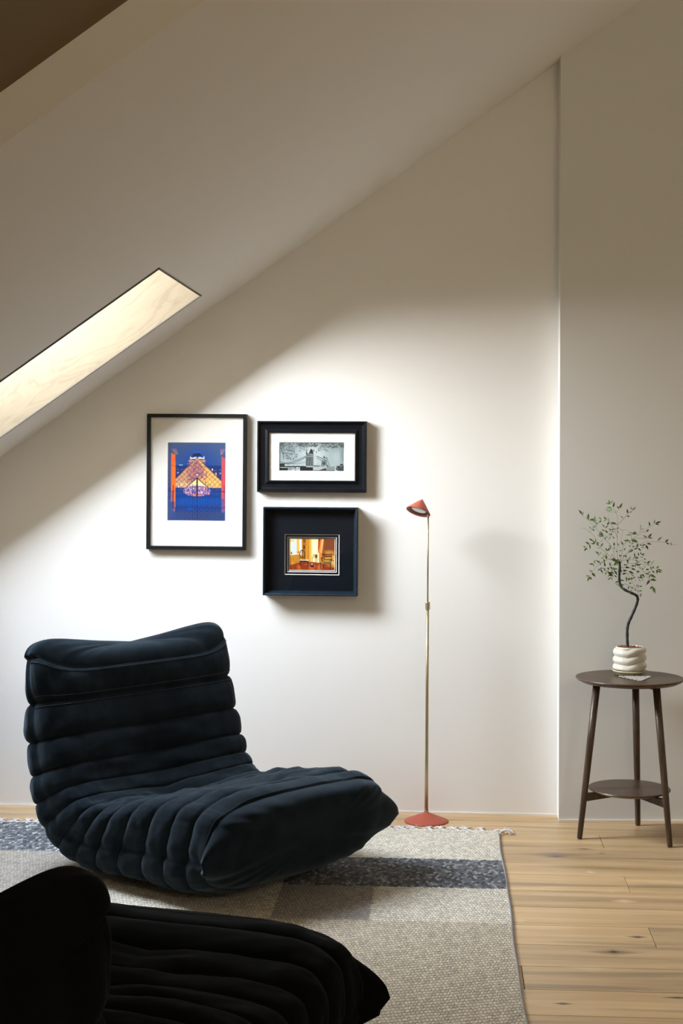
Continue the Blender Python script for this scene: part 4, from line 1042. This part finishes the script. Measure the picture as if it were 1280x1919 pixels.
LV = {A: [(820,190,770,85),(820,190,705,165),(830,175,885,90),(880,270,915,130),(850,275,720,265),(840,370,685,300),(855,345,820,290),(840,340,790,385),(1025,300,975,230),(1030,290,1110,160),(1240,410,1215,300),(1130,520,1060,475),(1220,480,1290,478),
 (135,430,60,320),(155,470,172,360),(290,570,290,410),(430,560,310,565),(460,650,440,470),(460,655,540,655),(430,580,395,605),(605,570,540,490),(600,580,545,635),(725,560,655,485),(725,575,640,595),(740,560,800,535),(770,600,790,560),(740,690,790,610),(820,645,970,650),
 (370,785,300,720),(385,780,495,685),(385,790,445,830),(680,745,620,665),(690,765,770,700),(670,835,615,795),(750,890,685,800),(740,850,790,830),(830,830,785,765),(840,815,910,780),(840,850,920,858),(860,930,815,870),(645,950,570,830),(645,960,505,945),(600,930,535,880),(850,940,760,890),(830,970,770,1055),(870,965,915,1020),(700,1040,690,980),(760,975,700,990),(960,810,915,760),(975,800,1020,735),(980,830,1025,885),
 (400,1070,305,1000),(400,1060,440,1010),(450,1120,385,1060),(465,1125,475,1010),(450,1130,365,1140),(480,1120,550,1115),(490,1130,535,1195),(310,1150,220,1090),(315,1150,340,1270),(585,1210,655,1115),(910,1190,905,1100),(830,1220,785,1170),(1020,1190,980,1120),(1130,1170,1075,1080),(1240,1060,1130,1065)],
 B: [(150,300,145,225),(175,310,255,230),(80,375,65,280),(120,350,180,338),(55,437,120,435),(375,705,352,605),(375,720,335,705),(385,720,435,700),(550,650,545,550),(655,600,675,505),(680,590,800,548),(670,605,770,625),(480,775,540,720),(500,905,405,850),(520,900,605,810),(515,910,625,912),(730,975,820,880),(890,1000,965,935),(905,1005,985,1055),(1005,1030,1045,1005),(1040,1075,1010,1035),
 (155,845,35,840),(170,805,105,790),(180,800,270,775),(170,825,285,808),(110,970,0,960),(150,970,285,970),(200,990,300,1000),(290,1120,290,1010),(370,1090,350,1040),(385,1080,470,1045),(490,1035,600,1040),(470,1060,520,1165),(370,1105,430,1135),(210,1160,300,1120),(200,1165,85,1225),(305,1130,370,1190),(140,1100,95,1075),(170,1080,225,1105),(150,1050,200,1010),(130,1030,100,960)],
 Cc: [(230,70,160,40),(240,80,195,170),(245,80,275,145),(575,75,490,130),(590,60,640,0),(745,165,695,80),(750,165,830,65),(550,230,450,170),(560,235,595,180),(555,240,510,275),(640,310,590,350),(640,300,700,270),(720,365,720,245),(680,440,650,335),(690,540,670,420),(430,460,455,370),(415,480,305,470),(415,480,425,535),(575,440,470,385),(575,450,580,505),(570,580,640,560),(570,580,515,640),(575,590,635,700),(385,670,310,615),(385,675,455,795),(310,770,225,745),(315,775,270,895),(325,775,365,860),(715,740,710,650),(740,560,800,610),(820,520,800,430),(700,600,645,570),(830,790,755,860),(835,790,865,855),(825,770,780,730),(760,660,890,780),(845,660,910,720),(905,640,1000,740),(990,590,890,590),(880,600,830,630),(915,740,980,800),(1020,880,930,930),(1060,860,1150,870),(1030,970,1005,1020),(1010,955,955,965),(1060,980,1150,970),(1100,1000,1130,1080),(1060,1010,1100,1060),(920,500,900,460),(1030,560,1090,680),(1130,500,1230,490),(1130,630,1230,630),(1100,710,1200,700),(1200,830,1210,760),(1000,450,1090,440),(900,340,950,400),(860,270,840,235),(880,260,865,290),(1030,160,1110,150),(1150,150,1180,80),(940,170,1000,170),(910,125,910,50),(690,640,660,600),(980,680,930,650),(1060,740,1080,700),(1150,250,1130,310)],
 D: [(230,120,320,90),(330,100,410,155),(350,280,330,195),(405,255,390,180),(420,255,490,215),(425,270,485,275),(250,300,240,200),(450,330,370,300),(330,425,260,370),(290,360,235,290),(525,460,470,410),(540,460,630,400),(625,500,740,390),(605,505,545,475),(460,350,525,360),(620,530,660,620),(670,580,715,525),(770,580,840,515),(780,600,790,710),(790,595,920,640),(800,650,900,670),(450,620,435,550),(510,610,605,595),(665,630,735,695),(570,690,630,650),(600,720,490,700),(610,725,765,800),(600,730,605,820),(610,850,530,980),(625,855,780,855),(680,1005,610,1080),(690,1020,740,1175),(400,720,400,820),(420,710,490,790),(345,830,325,765),(350,850,395,890),(420,840,460,870),(160,720,235,775),(100,650,240,705),(20,555,130,555),(170,590,270,600),(290,640,380,660),(60,480,0,510),(90,460,60,375),(270,540,270,480),(330,510,400,480),(260,810,260,760),(270,850,270,890),(310,1020,290,960),(345,1030,340,965),(370,1025,430,990),(310,1040,345,1045),(350,1140,330,1090),(355,1130,430,1105),(370,1210,430,1195),(375,1215,405,1265),(360,1215,330,1235),(220,1060,150,1015),(290,1110,230,1075),(60,900,50,780),(100,880,130,800),(190,850,150,820),(110,930,180,935),(180,1115,140,1080),(150,1150,110,1160),(20,800,60,850),(230,800,265,810),(370,540,390,590),(480,560,510,520),(300,700,330,650)]}
def leaf_mat(name, a, b_):
    M = N(name, rough=.45); oi = M.n('ShaderNodeObjectInfo'); M.col(M.ramp(oi.outputs['Random'], [(0, a), (1, b_)]))
    M.set('Transmission Weight', 0); return M.m
M_leaf = [leaf_mat('green_leaf', (.045, .095, .018, 1), (.12, .20, .035, 1)), leaf_mat('pale_leaf', (.16, .26, .14, 1), (.22, .33, .20, 1))]
def leaf_mesh(mat, wd, curl):
    n = 7; vs, fs = [], []
    for i in range(n+1):
        t = i/n; wv_ = wd*math.sin(math.pi*t**.8)**1.15*(1-.2*t)*1.08; z = curl*t*t; 
        wv_ *= .98; vs += [(t, -wv_, z+wv_*.35), (t, 0, z), (t, wv_, z+wv_*.35)]
    for i in range(n):
        a = i*3; fs += [(a, a+3, a+4, a+1), (a+1, a+4, a+5, a+2)]
    o = mesh('leaf', vs, fs, mat, None, smooth=True, link=False); me = o.data; bpy.data.objects.remove(o); return me
LM = [leaf_mesh(M_leaf[0], .19, -.10), leaf_mesh(M_leaf[0], .15, .08), leaf_mesh(M_leaf[0], .22, -.2), leaf_mesh(M_leaf[1], .18, -.1)]
q = random.Random(9); nl = 0
fill = []
while len(fill) < 34:      # the dense middle of the crown
    k = q.randrange(len(samples_)); x, y = samples_[k, 0], samples_[k, 1]
    if ((x-1182)/42)**2+((y-1066)/34)**2 < 1:
        a = q.uniform(0, 6.28); L = q.uniform(5, 9); fill.append((x, y, x+L*math.cos(a), y+L*math.sin(a)))
LV[lambda x, y: (x, y)] = fill
for fn, lst in LV.items():
    for (x0, y0, x1, y1) in lst:
        b = fn(x0, y0); t = fn(x1, y1)
        k = int(np.argmin((samples_[:, 0]-b[0])**2+(samples_[:, 1]-b[1])**2)); dy = samples_[k, 2]
        p0 = plant_pt(*b, dy); p1 = plant_pt(*t, dy+q.uniform(-.35, .35)*math.hypot(t[0]-b[0], t[1]-b[1])/512)
        u = p1-p0; L = u.length*1.04
        x_ = u.normalized(); up = Vector((q.uniform(-.5, .5), -q.uniform(.5, 1.0), q.uniform(-.1, .7))); z_ = (up-x_*up.dot(x_)).normalized(); y_ = z_.cross(x_)
        me = LM[q.choice((0, 0, 1, 2, 2))] if not (b[1] < 1010 and q.random() < .4) else LM[3]
        o = bpy.data.objects.new('leaf', me); COL.objects.link(o); o.parent = pot
        mw = Matrix((x_*L, y_*L, z_*L)).transposed().to_4x4(); mw.translation = p0
        o.matrix_basis = mw; nl += 1
print('leaves', nl)
